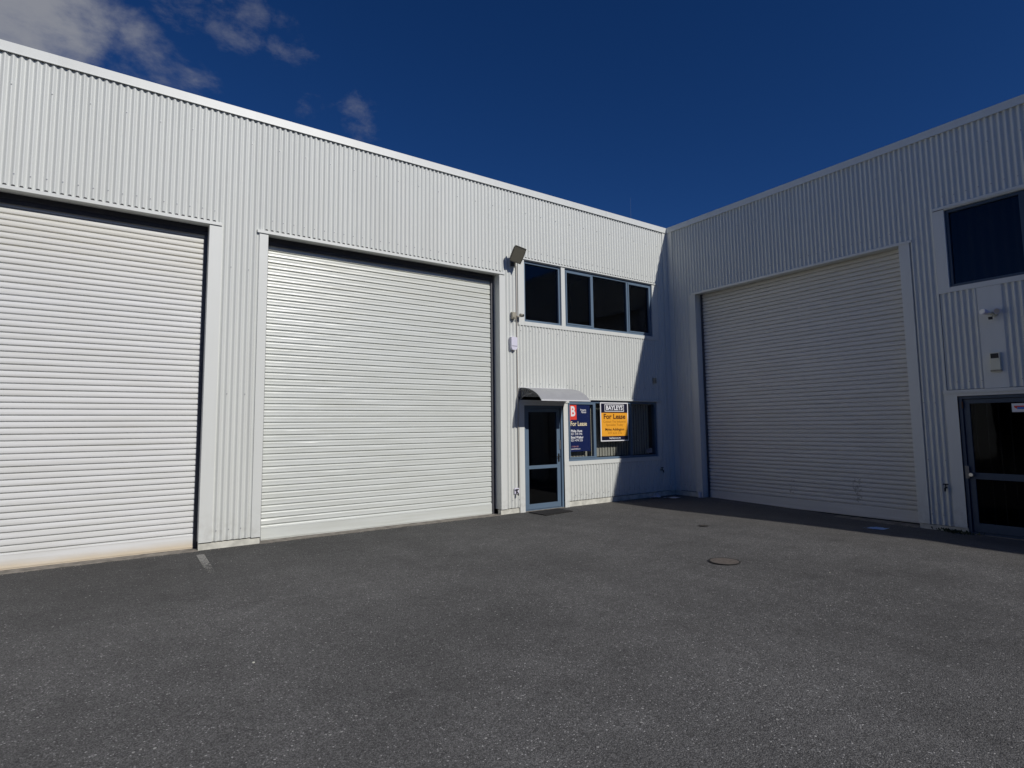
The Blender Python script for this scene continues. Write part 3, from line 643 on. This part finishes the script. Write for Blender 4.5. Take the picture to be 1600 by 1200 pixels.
D2, a2, b2, dd2 = entrance_door(RW, FR, -6.42, -5.472, -0.075, 1.983, False, M['alu2'], M['smoke'], 0.735, 0.83, 0.085, 'dark blue aluminium glass door of the shaded wing', st=0.075)
h = MB(FR); h.tube([(b2-0.045, dd2+0.002, 0.80), (b2-0.045, dd2-0.05, 0.80)], 0.013, 10); h.tube([(b2-0.045, dd2-0.05, 0.80), (b2-0.045, dd2-0.052, 0.801), (b2-0.045, dd2-0.085, 0.802)], [0.02, 0.032, 0.026], 12); h.build('handle', M['steel'], D2)
h = MB(FR); h.box(-5.540, -5.490, -0.010, 0.003, 0.74, 0.93); h.build('lock_plate', M['plate'], D2, bevel=0.003)
h = MB(FR); h.box(-5.530, -5.512, -0.006, 0.0035, 1.80, 1.90); h.build('hinge', mat('rusty_hinge', (0.10, 0.045, 0.02), 0.8), D2)
gq = MB(FR); s = -6.32
while s < -5.58: gq.box(s, s+0.010, 0.115, 0.125, -0.04, 1.93); s += 0.135
gq.build('security_grille', M['grille'], D2)
sl = MB(FR); sl.box(-7.34, -6.425, 0.005, 0.1, -0.075, -0.035); sl.box(-7.34, -6.425, 0.005, 0.1, 1.94, 1.983); sl.box(-7.34, -7.30, 0.0055, 0.0995, -0.035, 1.94)
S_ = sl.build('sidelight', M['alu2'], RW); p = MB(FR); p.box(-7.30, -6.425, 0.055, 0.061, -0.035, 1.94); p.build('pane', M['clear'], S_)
rm = MB(FR); room(rm, -7.6, -5.2, -0.07, 2.75, 3.0); room(rm, -8.1, -5.2, 3.0, 5.6, 3.0); rm.build('interior_wall', M['dark'], RW)
bk = MB(FR); bk.box(-20, 0.29, 0.303, 15, 6.05, 6.10); bk.box(-20, -19.9, 0.02, 15, -0.1, 6.05); bk.box(-20, 18, 14.9, 15, -0.1, 6.04)
bk.build('roof', M['roof'], RW)
ln = MB(FR)
for s0, s1, z0, z1 in ((-0.75, -0.01, 0.10, 6.1), (-4.85, -0.75, 4.71, 6.1), (-5.315, -4.845, 0.0, 6.1), (-8.1, -5.315, 4.98, 6.1), (-8.1, -5.315, 2.08, 3.6), (-20, -8.1, 0.0, 6.1), (-8.1, -7.49, 0.0, 2.08), (-5.48, -5.315, 3.6, 4.98)):
    ln.box(s0, s1, 0.012, 0.030, z0, z1)
ln.build('lining', M['rub_shade'], RW)

# unseen building, added behind the camera to close off the low sky
rear_blocker = thing('warehouse', (-16, -30, 0), 'unseen grey building added behind the viewer to close off low sky', 'warehouse')
q = MB(); q.box(-48, 4, -40, -27, -0.1, 7.2); q.build('wall', mat('grey_sky_blocker', (0.16, 0.16, 0.16), 0.8, noise=(1.5, 0.25, (1, 1, 1))), rear_blocker)
q = MB(); q.box(-48.2, 4.2, -40.2, -26.8, 7.2, 7.5); q.build('parapet_capping', M['roof'], rear_blocker)
for k in range(6):
    x0 = -46+k*8.3
    q = MB(); q.box(x0, x0+4.2, -26.99, -26.9, 0, 4.6)
    for i in range(40): q.box(x0, x0+4.2, -26.9, -26.885, 0.05+i*0.113, 0.11+i*0.113)
    q.build('roller_door', mat('dark_grey_roller', (0.09, 0.095, 0.10), 0.5), rear_blocker)
    q = MB(); q.box(x0+5.2, x0+7.4, -26.99, -26.93, 0.9, 2.2); q.build('window', M['tint'], rear_blocker)
side_blocker = thing('warehouse', (-36, -8, 0), 'unseen brown building added on the open side to block low sky', 'warehouse')  # second unseen building, added to hold back low sky on the open side
q = MB(); q.box(-46, -34, -24, 14, -0.1, 7.0); q.build('wall', mat('brown_sky_blocker', (0.13, 0.10, 0.085), 0.85, noise=(3, 0.3, (1, 1, 3))), side_blocker)
q = MB(); q.box(-46.2, -33.8, -24.2, 14.2, 7.0, 7.3); q.build('parapet_capping', M['roof'], side_blocker)
for k in range(6): q = MB(); q.box(-34.02, -33.94, -22+k*6, -19.5+k*6, 1.0, 2.4); q.build('window', M['tint'], side_blocker)

# ================================================================ FIXTURES
# awning over the left entrance
AW = thing('awning', (-3.82, 0, 2.2), 'small curved grey awning over the glass entrance door, casting a shadow on the wall', 'awning')
prof = []
for i in range(17):
    t = i/16; y = -0.03-0.68*math.sin(t*math.pi/2*0.78)/math.sin(math.pi/2*0.78); z = 2.335-0.262*(1-math.cos(t*math.pi/2*0.78))/(1-math.cos(math.pi/2*0.78))
    prof.append((y, z))
cs = MB(); top = prof; bot = [(y+0.001, z-0.006) for y, z in prof][::-1]
n0 = len(top); b = len(cs.v)
cs.prism(top+bot, -4.395, -3.225, axis=0, sm=False); cs.build('canopy', M['canopy'], AW)
e = MB(); e.box(-4.40, -3.22, -0.722, -0.706, 2.058, 2.080); e.build('front_rail', M['canopy_edge'], AW, bevel=0.002)
e = MB(); e.box(-4.40, -3.22, -0.05, -0.026, 2.318, 2.345); e.build('wall_rail', M['canopy_edge'], AW, bevel=0.002)
for xb in (-4.375, -3.81, -3.245):
    q = MB(); q.tube([(xb, y, z-0.016) for y, z in prof], 0.011, 6)
    q.box(xb-0.013, xb+0.013, -0.046, -0.028, 2.10, 2.33)
    q.tube([(xb, -0.04, 2.12), (xb, -0.14, 2.17), (xb, -0.28, 2.20), (xb, -0.44, 2.215), (xb, -0.57, 2.18)], 0.009, 6)
    q.tube([(xb, -0.04, 2.30), (xb, -0.12, 2.245), (xb, -0.16, 2.185)], 0.008, 6)
    q.tube([(xb, -0.16, 2.19), (xb, -0.22, 2.25), (xb, -0.26, 2.31)], 0.008, 6)
    q.tube([(xb, -0.26, 2.30), (xb, -0.31, 2.24), (xb, -0.30, 2.205)], 0.007, 6)
    q.build('bracket', mat('bracket_plastic', (0.2, 0.2, 0.21), 0.5), AW)

# floodlight
FLD = thing('floodlight', (-4.50, -0.02, 4.74), 'weathered brown-grey floodlight fixed above the corner of the tinted upper window', 'floodlight')
def orient_box(mb, c, ax, ay, az, hx, hy, hz):
    b = len(mb.v)
    for i in (-1, 1):
        for j in (-1, 1):
            for k in (-1, 1): mb.v.append(tuple(Vector(c)+ax*hx*i+ay*hy*j+az*hz*k))
    for q in ((0, 1, 3, 2), (4, 6, 7, 5), (0, 4, 5, 1), (2, 3, 7, 6), (0, 2, 6, 4), (1, 5, 7, 3)):
        mb.f.append(tuple(b+i for i in q)); mb.mi.append(mb.cur); mb.smooth.append(False)
yaw = R(22); fw_ = Vector((-math.sin(yaw), -math.cos(yaw), 0)); sd_ = Vector((math.cos(yaw), -math.sin(yaw), 0))
tilt = R(28); up_ = (Vector((0, 0, 1))*math.cos(tilt)-fw_*(-math.sin(tilt))).normalized(); nrm = fw_*math.cos(tilt)-Vector((0, 0, 1))*math.sin(tilt)
C0 = Vector((-4.545, -0.235, 4.845)); _ro = R(17); up_, sd_ = up_*math.cos(_ro)+sd_*math.sin(_ro), sd_*math.cos(_ro)-up_*math.sin(_ro)
q = MB()
# housing: lofted shell, deeper at the back than at the lens
rings = [(-0.075, 0.070, 0.085), (-0.055, 0.105, 0.125), (0.0, 0.120, 0.150), (0.045, 0.122, 0.155), (0.055, 0.122, 0.155)]
b = 0; seg = 16
for dn, hx, hz in rings:
    for k in range(seg):
        a = 2*math.pi*k/seg+math.pi/seg; ca, sa = math.cos(a), math.sin(a); pw = 0.35
        x_ = math.copysign(abs(ca)**pw, ca)*hx; z_ = math.copysign(abs(sa)**pw, sa)*hz
        q.v.append(tuple(C0+nrm*dn+sd_*x_+up_*z_))
for i in range(len(rings)-1):
    for k in range(seg):
        k2 = (k+1) % seg; q.f.append((i*seg+k, i*seg+k2, (i+1)*seg+k2, (i+1)*seg+k)); q.mi.append(0); q.smooth.append(True)
q.f.append(tuple(range(seg))); q.mi.append(0); q.smooth.append(False); q.f.append(tuple((len(rings)-1)*seg+k for k in range(seg))); q.mi.append(0); q.smooth.append(False)
q.build('housing', M['flood'], FLD)
q = MB(); orient_box(q, C0+nrm*0.0575+up_*0.0, sd_, up_, nrm, 0.104, 0.134, 0.003); q.build('lens', M['floodglass'], FLD)
q = MB(); orient_box(q, C0+nrm*0.058-up_*0.145, sd_, up_, nrm, 0.112, 0.008, 0.006); orient_box(q, C0+nrm*0.058+up_*0.145, sd_, up_, nrm, 0.112, 0.008, 0.006); orient_box(q, C0+nrm*0.0585-sd_*0.109, sd_, up_, nrm, 0.006, 0.146, 0.005); orient_box(q, C0+nrm*0.0585+sd_*0.109, sd_, up_, nrm, 0.006, 0.146, 0.005); q.build('lens_rim', M['flood'], FLD, bevel=0.002)
q = MB(); q.tube([(-4.50, -0.02, 4.72), (-4.50, -0.08, 4.72), tuple(C0-nrm*0.07-up_*0.05)], 0.017, 8); q.box(-4.555, -4.445, -0.034, -0.016, 4.67, 4.79); q.build('bracket', M['flood'], FLD)

# twin-head motion sensor light / camera
SN = thing('security_camera', (-4.52, -0.02, 3.70), 'small aged beige security camera on the sunlit wall under the floodlight', 'camera')
q = MB(); q.box(-4.575, -4.49, -0.09, -0.017, 3.635, 3.765); q.build('housing', M['beige'], SN, bevel=0.012)
q = MB(); q.tube([(-4.50, -0.075, 3.69), (-4.44, -0.10, 3.68), (-4.40, -0.12, 3.69)], 0.013, 8); q.build('arm', M['beige'], SN)
q = MB(); q.tube([(-4.395, -0.09, 3.715), (-4.375, -0.16, 3.70)], [0.036, 0.030], 12); q.build('camera_head', M['beige'], SN)
q = MB(); q.tube([(-4.535, -0.085, 3.655), (-4.535, -0.125, 3.635)], [0.024, 0.02], 10); q.build('sensor', M['beige'], SN)
q = MB(); q.tube([(-4.3745, -0.161, 3.6998), (-4.373, -0.166, 3.6985)], 0.024, 12); q.build('lens', M['black'], SN)

# white alarm box
AB = thing('alarm_box', (-4.53, -0.02, 3.17), 'plain white alarm box mounted on the corrugated wall below the security camera', 'alarm box')
q = MB(); q.prism([(-4.60, 3.09), (-4.585, 3.055), (-4.56, 3.04), (-4.50, 3.04), (-4.475, 3.055), (-4.462, 3.09), (-4.462, 3.285), (-4.60, 3.285)], -0.085, -0.017, axis=1); q.build('cover', M['white'], AB, bevel=0.006)
q = MB(); q.box(-4.59, -4.472, -0.0865, -0.0845, 3.110, 3.118); q.build('slot', M['black'], AB)

# conduit from floodlight down
q = MB(); 
q.tube([(-4.43, -0.026, 4.68), (-4.43, -0.026, 0.46)], 0.009, 6)
tag(q.build('conduit', M['conduit']), 'thin grey electrical conduit running down the wall left of the entrance door', 'conduit')

# wall taps
def tap(loc, F, s, z, label, m_plate):
    T = thing('wall_tap', loc, label, 'tap', 'garden taps on the warehouse walls')
    q = MB(F); q.tube([(s, -0.005, z), (s, -0.06, z), (s, -0.085, z-0.01), (s, -0.095, z-0.055)], [0.012, 0.012, 0.013, 0.011], 8); q.build('spout', M['bronze'], T)
    q = MB(F); q.tube([(s, -0.055, z), (s, -0.055, z+0.05)], 0.008, 6); q.tube([(s-0.035, -0.055, z+0.052), (s+0.035, -0.055, z+0.052)], 0.009, 6); q.tube([(s, -0.09, z+0.052), (s, -0.02, z+0.052)], 0.007, 6); q.build('handle', M['bronze'], T)
    if m_plate:
        q = MB(F); q.box(s-0.04, s+0.06, -0.032, -0.017, z-0.03, z+0.075); q.build('wall_plate', m_plate, T, bevel=0.004)
    return T
tap((-4.50, 0, 0.37), FL, -4.49, 0.385, 'black wall tap on a white plate beside the sunlit entrance door', M['white'])
tap((-0.485, 0, 0.58), FL, -0.485, 0.585, 'black wall tap low in the shaded corner right of the lease sign window', None)
tap((0, -5.245, 0.57), FR, -5.245, 0.585, 'black wall tap between the shaded roller door and the dark blue door', None)

# small junction box in the shade
VB = thing('junction_box', (-0.62, 0, 2.6), 'small grey-brown junction box on the shaded strip above the lower window', 'junction box')
q = MB(); q.box(-0.665, -0.575, -0.055, -0.016, 2.545, 2.67); q.build('cover', M['beige'], VB, bevel=0.006)
q = MB(); q.box(-0.655, -0.585, -0.058, -0.0545, 2.575, 2.58); q.box(-0.655, -0.585, -0.058, -0.0545, 2.60, 2.605); q.build('vent_slot', M['black'], VB)

# keypad and camera on the right wing
KP = thing('intercom', (0, -5.95, 2.47), 'cream intercom box with a dark window on the flat shaded panel', 'intercom')
q = MB(FR); q.box(-6.03, -5.915, -0.075, -0.02, 2.345, 2.60); q.build('cover', M['cream'], KP, bevel=0.006)
q = MB(FR); q.box(-6.018, -5.927, -0.078, -0.0735, 2.515, 2.585); q.build('display', M['black'], KP)
q = MB(FR); q.box(-6.035, -5.91, -0.070, -0.02, 2.325, 2.344); q.build('base', M['beige'], KP)
RC = thing('security_light', (0, -5.98, 3.17), 'white twin security light with sensor on the flat shaded panel above the intercom', 'security light')
q = MB(FR); q.tube([(-6.0, -0.018, 3.18), (-6.0, -0.05, 3.18)], 0.045, 14); q.build('base', M['cream'], RC)
q = MB(FR); q.tube([(-6.0, -0.05, 3.19), (-5.97, -0.10, 3.175), (-5.93, -0.12, 3.19)], 0.014, 8); q.tube([(-6.0, -0.05, 3.18), (-6.0, -0.09, 3.13)], 0.012, 8); q.build('arm', M['cream'], RC)
for path, rr, lp, lr in (([(-5.955, -0.06, 3.185), (-5.925, -0.12, 3.20), (-5.90, -0.17, 3.21)], [0.022, 0.036, 0.044], [(-5.8996, -0.1705, 3.2101), (-5.898, -0.175, 3.211)], 0.036),
                         ([(-6.03, -0.06, 3.21), (-6.05, -0.11, 3.20), (-6.06, -0.14, 3.195)], [0.02, 0.034, 0.042], [(-6.0601, -0.1405, 3.195), (-6.061, -0.144, 3.1945)], 0.034)):
    q = MB(FR); q.tube(path, rr, 14); lh = q.build('lamp_head', M['white'], RC); q = MB(FR); q.tube(lp, lr, 14); q.build('lens', M['steel'], lh)
q = MB(FR); q.box(-5.995, -5.95, -0.13, -0.085, 3.085, 3.125); q.build('sensor', M['black'], RC, bevel=0.008)

# ---------------------------------------------------------------- lease signs
BS = thing('lease_sign', (-2.85, 0.03, 1.07), 'tall navy blue lease sign with a red B square in its corner', 'sign')
q = MB(FL); q.box(-3.135, -2.565, 0.030, 0.036, 1.080, 2.030); q.build('panel', M['navy'], BS)
q = MB(FL); q.box(-3.132, -2.930, 0.0275, 0.0298, 1.725, 2.027); q.prism([(-3.132, 1.7249), (-3.132, 1.655), (-3.08, 1.7249)], 0.0275, 0.0298, axis=1); q.build('logo_square', M['red'], BS)
q = MB(FL); add_text(q, "B", -3.030, 1.885, 0.28, 0.0265, bold=0.03, sx=0.80); q.build('logo_letter', M['print_w'], BS, recalc=False); q = MB(FL); add_text(q, "Property", -2.745, 1.925, 0.055, 0.0285, bold=0.015, sx=0.8); add_text(q, "Market", -2.735, 1.878, 0.055, 0.0285, bold=0.015, sx=0.85)
q.build('slogan', M['print_w'], BS, recalc=False); q = MB(FL); add_text(q, "Philip Hunt", -3.09, 1.495, 0.068, 0.0285, 'LEFT', 0.025, maxw=0.30); add_text(q, "021 318 346", -3.09, 1.435, 0.064, 0.0285, 'LEFT', 0.008, maxw=0.30)
add_text(q, "Brad Walker", -3.09, 1.365, 0.068, 0.0285, 'LEFT', 0.025, maxw=0.33); add_text(q, "021 474 335", -3.09, 1.305, 0.064, 0.0285, 'LEFT', 0.008, maxw=0.31)
q.build('contact_lines', M['print_w'], BS, recalc=False); q = MB(FL); add_text(q, "propertymarket.co.nz", -3.09, 1.135, 0.036, 0.0285, 'LEFT', 0.02, maxw=0.24); q.build('lettering', M['print_w'], BS, recalc=False)
q = MB(FL); add_text(q, "For Lease", -3.10, 1.640, 0.125, 0.0285, 'LEFT', 0.02, maxw=0.44); q.build('headline', M['print_c'], BS, recalc=False)
q = MB(FL); add_text(q, "17 FERRY RD", -3.08, 1.18, 0.040, 0.0285, 'LEFT', 0.0, maxw=0.18); q.build('reference_line', mat('pink_print', (0.62, 0.30, 0.30), 0.5), BS, recalc=False)

OS = thing('lease_sign', (-1.9, -0.05, 1.27), 'orange lease sign with navy bands and a white border', 'sign')
q = MB(FL); q.box(-2.325, -1.500, -0.030, -0.023, 1.268, 2.088); q.build('panel', M['print_w'], OS)
q = MB(FL); q.box(-2.300, -1.525, -0.0315, -0.0302, 1.375, 1.868); q.build('orange_field', M['orange'], OS)
pieces(OS, FL, 'navy_band', M['bnavy'], [(-2.300, -1.525, -0.0315, -0.0302, 1.8685, 2.065), (-2.300, -1.525, -0.0315, -0.0302, 1.290, 1.3745)])
q = MB(FL); x0, x1, z0, z1 = -2.20, -1.63, 1.895, 2.045; t = 0.014
q.box(x0, x1, -0.033, -0.0318, z0, z0+t); q.box(x0, x1, -0.033, -0.0318, z1-t, z1); q.box(x0, x0+t, -0.033, -0.0318, z0+t, z1-t); q.box(x1-t, x1, -0.033, -0.0318, z0+t, z1-t)
add_text(q, "BAYLEYS", (x0+x1)/2, 1.970, 0.125, -0.033, bold=0.035, maxw=0.49); q.build('logo', M['print_w'], OS, recalc=False); q = MB(FL); add_text(q, "bayleys.co.nz", -1.915, 1.335, 0.05, -0.033, bold=0.02, maxw=0.33); q.build('lettering', M['print_w'], OS, recalc=False)
q = MB(FL); add_text(q, "For Lease", -1.915, 1.785, 0.150, -0.033, bold=0.028, maxw=0.64); q.build('headline', M['print_b'], OS, recalc=False); q = MB(FL); add_text(q, "Myles Addington", -1.915, 1.515, 0.072, -0.033, bold=0.022, maxw=0.56); q.build('contact_name', M['print_b'], OS, recalc=False)
q = MB(FL); add_text(q, "Contact The Industrial", -1.915, 1.680, 0.066, -0.033, bold=0.006, maxw=0.66); add_text(q, "Specialist Today", -1.915, 1.612, 0.066, -0.033, bold=0.006, maxw=0.50); q.build('small_print', M['print_o'], OS, recalc=False); q = MB(FL); add_text(q, "027 622 276", -1.915, 1.440, 0.070, -0.033, bold=0.004, maxw=0.40); q.build('lettering', M['print_o'], OS, recalc=False)

ST = thing('window_sticker', (-0.78, 0.01, 1.0), 'small pale sticker in the bottom right corner of the lower window', 'sticker')
q = MB(FL); q.prism([(-0.86, 0.975), (-0.68, 0.975), (-0.68, 1.075), (-0.73, 1.085), (-0.80, 1.065), (-0.84, 1.07), (-0.86, 1.05)], 0.051, 0.0525, axis=1); q.build('backing', mat('faded_sticker', (0.30, 0.30, 0.33), 0.6), ST)
q = MB(FL); q.box(-0.83, -0.70, 0.0495, 0.0508, 1.035, 1.043); q.build('print_bar', M['bnavy'], ST)
ST = thing('door_sticker', (0, -6.22, 1.78), 'white security sticker with red and blue print on the dark blue door', 'sticker')
q = MB(FR); q.box(-6.30, -6.085, 0.0455, 0.0468, 1.725, 1.85); q.build('backing', M['print_w'], ST)
q = MB(FR); q.prism([(-6.29, 1.815), (-6.11, 1.815), (-6.115, 1.79), (-6.15, 1.765), (-6.25, 1.765), (-6.29, 1.79)], 0.0440, 0.0450, axis=1); q.build('red_shield', M['red'], ST)
q = MB(FR); q.box(-6.28, -6.145, 0.0425, 0.0435, 1.765, 1.797); q.build('blue_band', M['blue'], ST)

# ---------------------------------------------------------------- ground objects
q = MB(); q.prism([(-4.28, -0.12), (-3.56, -0.09), (-3.55, -0.52), (-4.25, -0.60)], 0.004, 0.016, axis=2)
for i in range(9):
    for jx in (0, 1): q.box(-4.20+i*0.075, -4.165+i*0.075, -0.55+jx*0.012+0.006*i, -0.525+jx*0.012+0.006*i, 0.016, 0.019)
tag(q.build('doormat', M['mat'], bevel=0), 'black rubber doormat lying outside the entrance door under the awning', 'doormat')

MH = thing('manhole_cover', (-4.79, -4.62, gz(-4.79, -4.62)), 'round tan manhole cover with dark rim set in the asphalt', 'manhole cover')
zc = gz(-4.79, -4.62)
def disc(r0, r1, z0, z1, n=40, cx=-4.79, cy=-4.62):
    q = MB()
    for i in range(n):
        a, a2 = 2*math.pi*i/n, 2*math.pi*(i+1)/n
        if r0 <= 0:
            q.quadv([(cx, cy, z1), (cx+r1*math.cos(a), cy+r1*math.sin(a), z1), (cx+r1*math.cos(a2), cy+r1*math.sin(a2), z1)])
        else:
            q.quadv([(cx+r0*math.cos(a), cy+r0*math.sin(a), z1), (cx+r1*math.cos(a), cy+r1*math.sin(a), z1), (cx+r1*math.cos(a2), cy+r1*math.sin(a2), z1), (cx+r0*math.cos(a2), cy+r0*math.sin(a2), z1)])
    return q
q = disc(0, 0.156, 0, zc+0.0078); 
for k in range(-3, 4): q.box(-4.79-0.10, -4.79+0.10, -4.62+k*0.034-0.004, -4.62+k*0.034+0.004, zc+0.0078, zc+0.0095)
q.build('lid', M['lid'], MH)
disc(0.156, 0.175, 0, zc+0.0075).build('rim', M['lidring'], MH, recalc=False)
zc2 = gz(-3.16, -3.12)
DC = thing('drain_cap', (-3.16, -3.12, zc2), 'small round dark drain cap in the asphalt before the shaded roller door', 'drain cap')
disc(0.055, 0.075, 0, zc2+0.010, cx=-3.16, cy=-3.12).build('rim', M['lidring'], DC, recalc=False)
disc(0, 0.055, 0, zc2+0.007, cx=-3.16, cy=-3.12).build('lid', mat('dark_lid', (0.035, 0.028, 0.022), 0.8), DC, recalc=False)

# litter
LT = thing('food_tray', (-0.86, -0.14, 0), 'crumpled white food tray lying in the shaded corner against the footing', 'litter')
q = MB(); n = 18; ring = []
for k in range(n):
    a = 2*math.pi*k/n; rr = 0.155+0.018*math.sin(3*a+1); ring.append((-0.86+rr*math.cos(a), -0.155+0.62*rr*math.sin(a), 0.030+0.012*math.sin(2*a)))
b = 0
for p in ring: q.v.append(p)
for p in ring: q.v.append((-0.86+(p[0]+0.86)*0.7, -0.155+(p[1]+0.155)*0.7, 0.006))
for k in range(n):
    k2 = (k+1) % n; q.f.append((k, k2, n+k2, n+k)); q.mi.append(0); q.smooth.append(True)
q.f.append(tuple(range(n, 2*n))); q.mi.append(0); q.smooth.append(False)
q.build('tray', M['whitep'], LT, recalc=False)
q = MB(); pts = []
for k in range(9):
    a = math.pi*(0.12+0.88*k/8); pts.append((-0.83+0.075*math.cos(a), 0.015+0.095*math.sin(a)))
for k in range(8):
    a, b_ = pts[k], pts[k+1]; q.quadv([(a[0], -0.20+0.01*k, a[1]), (b_[0], -0.20+0.01*k, b_[1]), (b_[0]+0.02, -0.10, b_[1]-0.01), (a[0]+0.02, -0.10, a[1]-0.01)], True)
q.build('curled_flap', M['whitep'], LT, recalc=False)
def paper(name, cx, cy, w_, h_, rot, m, label):
    q = MB(); zb = gz(cx, cy)
    for i in range(6):
        for j in range(4):
            def P_(i, j):
                u, v = (i/6-0.5)*w_, (j/4-0.5)*h_; x = cx+u*math.cos(rot)-v*math.sin(rot); y = cy+u*math.sin(rot)+v*math.cos(rot)
                return (x, y, zb+0.010+0.010*math.sin(i*1.3+j*0.9)+0.006*math.cos(j*2.1)+0.006*(i == 6))
            q.quadv([P_(i, j), P_(i+1, j), P_(i+1, j+1), P_(i, j+1)], True)
    tag(q.build(name, m, recalc=False), label, 'litter')
paper('paper_sheet', -0.60, -0.40, 0.34, 0.16, -0.6, M['whitep'], 'flat white paper sheet lying in the shaded corner near the small white pipe')
paper('paper_scrap', -1.27, -4.73, 0.30, 0.20, -0.5, mat('pale_blue_paper', (0.30, 0.45, 0.72), 0.7), 'pale blue paper scrap lying in the shade before the shaded roller door')
PS = thing('pipe_stub', (-0.04, -0.66, 0), 'short white pipe stub at the foot of the shaded roller door jamb', 'pipe')
q = MB(); q.tube([(-0.045, -0.70, -0.03), (-0.045, -0.70, 0.105)], 0.026, 12); q.build('pipe', M['whitep'], PS)
q = MB(); q.tube([(-0.045, -0.70, 0.106), (-0.045, -0.70, 0.125)], 0.031, 12); q.build('cap', M['whitep'], PS)

# weeds at the foot of the pillar between door and roller door
q = MB()
for k in range(150):
    y = random.gauss(-5.33, 0.13); x = -0.03-abs(random.gauss(0, 0.06)); z = gz(x, y); a = random.uniform(0, 6.28); l = random.uniform(0.02, 0.06); hh = random.uniform(0.01, 0.06)
    q.quadv([(x, y, z), (x+l*math.cos(a)*0.5+0.006, y+l*math.sin(a)*0.5, z+hh), (x+l*math.cos(a), y+l*math.sin(a), z+hh*0.7)])
wd = q.build('weeds', M['weed'], recalc=False); wd['kind'] = 'stuff'; wd['label'] = 'dark weeds and grit at the foot of the shaded pillar'; wd['category'] = 'weeds'

q = MB()
def grain(x, y, r):
    z = gz(x, y); a = random.uniform(0, 6.28); p = [(x+r*math.cos(a+k*2.09)*random.uniform(0.7, 1.2), y+r*math.sin(a+k*2.09)*random.uniform(0.7, 1.2), z+0.001) for k in range(3)]; t_ = (x, y, z+r*0.9)
    for k in range(3): q.quadv([p[k], p[(k+1) % 3], t_])
for k in range(1500): grain(random.uniform(-14, -0.05), -0.035-abs(random.gauss(0, 0.055)), random.uniform(0.002, 0.007))
for k in range(500): grain(-0.035-abs(random.gauss(0, 0.07)), random.uniform(-7, -0.05), random.uniform(0.002, 0.008))
gt = q.build('grit', M['conc'], recalc=False); gt['kind'] = 'stuff'; gt['label'] = 'loose grit lying along the foot of the walls'; gt['category'] = 'grit'

# thin aerial mast behind the parapet
q = MB(); q.tube([(5.22, 6.0, 6.1), (5.25, 6.0, 9.2), (5.26, 6.0, 10.4)], [0.010, 0.008, 0.004], 6)
tag(q.build('aerial_mast', mat('aerial_grey', (0.06, 0.10, 0.2), 0.5)), 'very thin aerial mast rising behind the roof edge near the inner corner', 'aerial')

# loose pale stones on the asphalt
for i, (x, y, r, lb) in enumerate(((-9.72, -4.35, 0.010, 'largest pale pebble on the asphalt below the left roller door'), (-4.4, -5.6, 0.008, 'pale pebble on the asphalt just right of the manhole cover'))):
    bm = bmesh.new(); bmesh.ops.create_icosphere(bm, subdivisions=1, radius=r)
    for v in bm.verts: v.co *= random.uniform(0.75, 1.2); v.co.z *= 0.6
    me = bpy.data.meshes.new('pebble'); bm.to_mesh(me); bm.free(); me.materials.append(M['fdn'])
    o = bpy.data.objects.new('pebble', me); COL.objects.link(o); o.location = (x, y, gz(x, y)+r*0.4)
    tag(o, lb, 'pebble', 'pale pebbles on the asphalt')
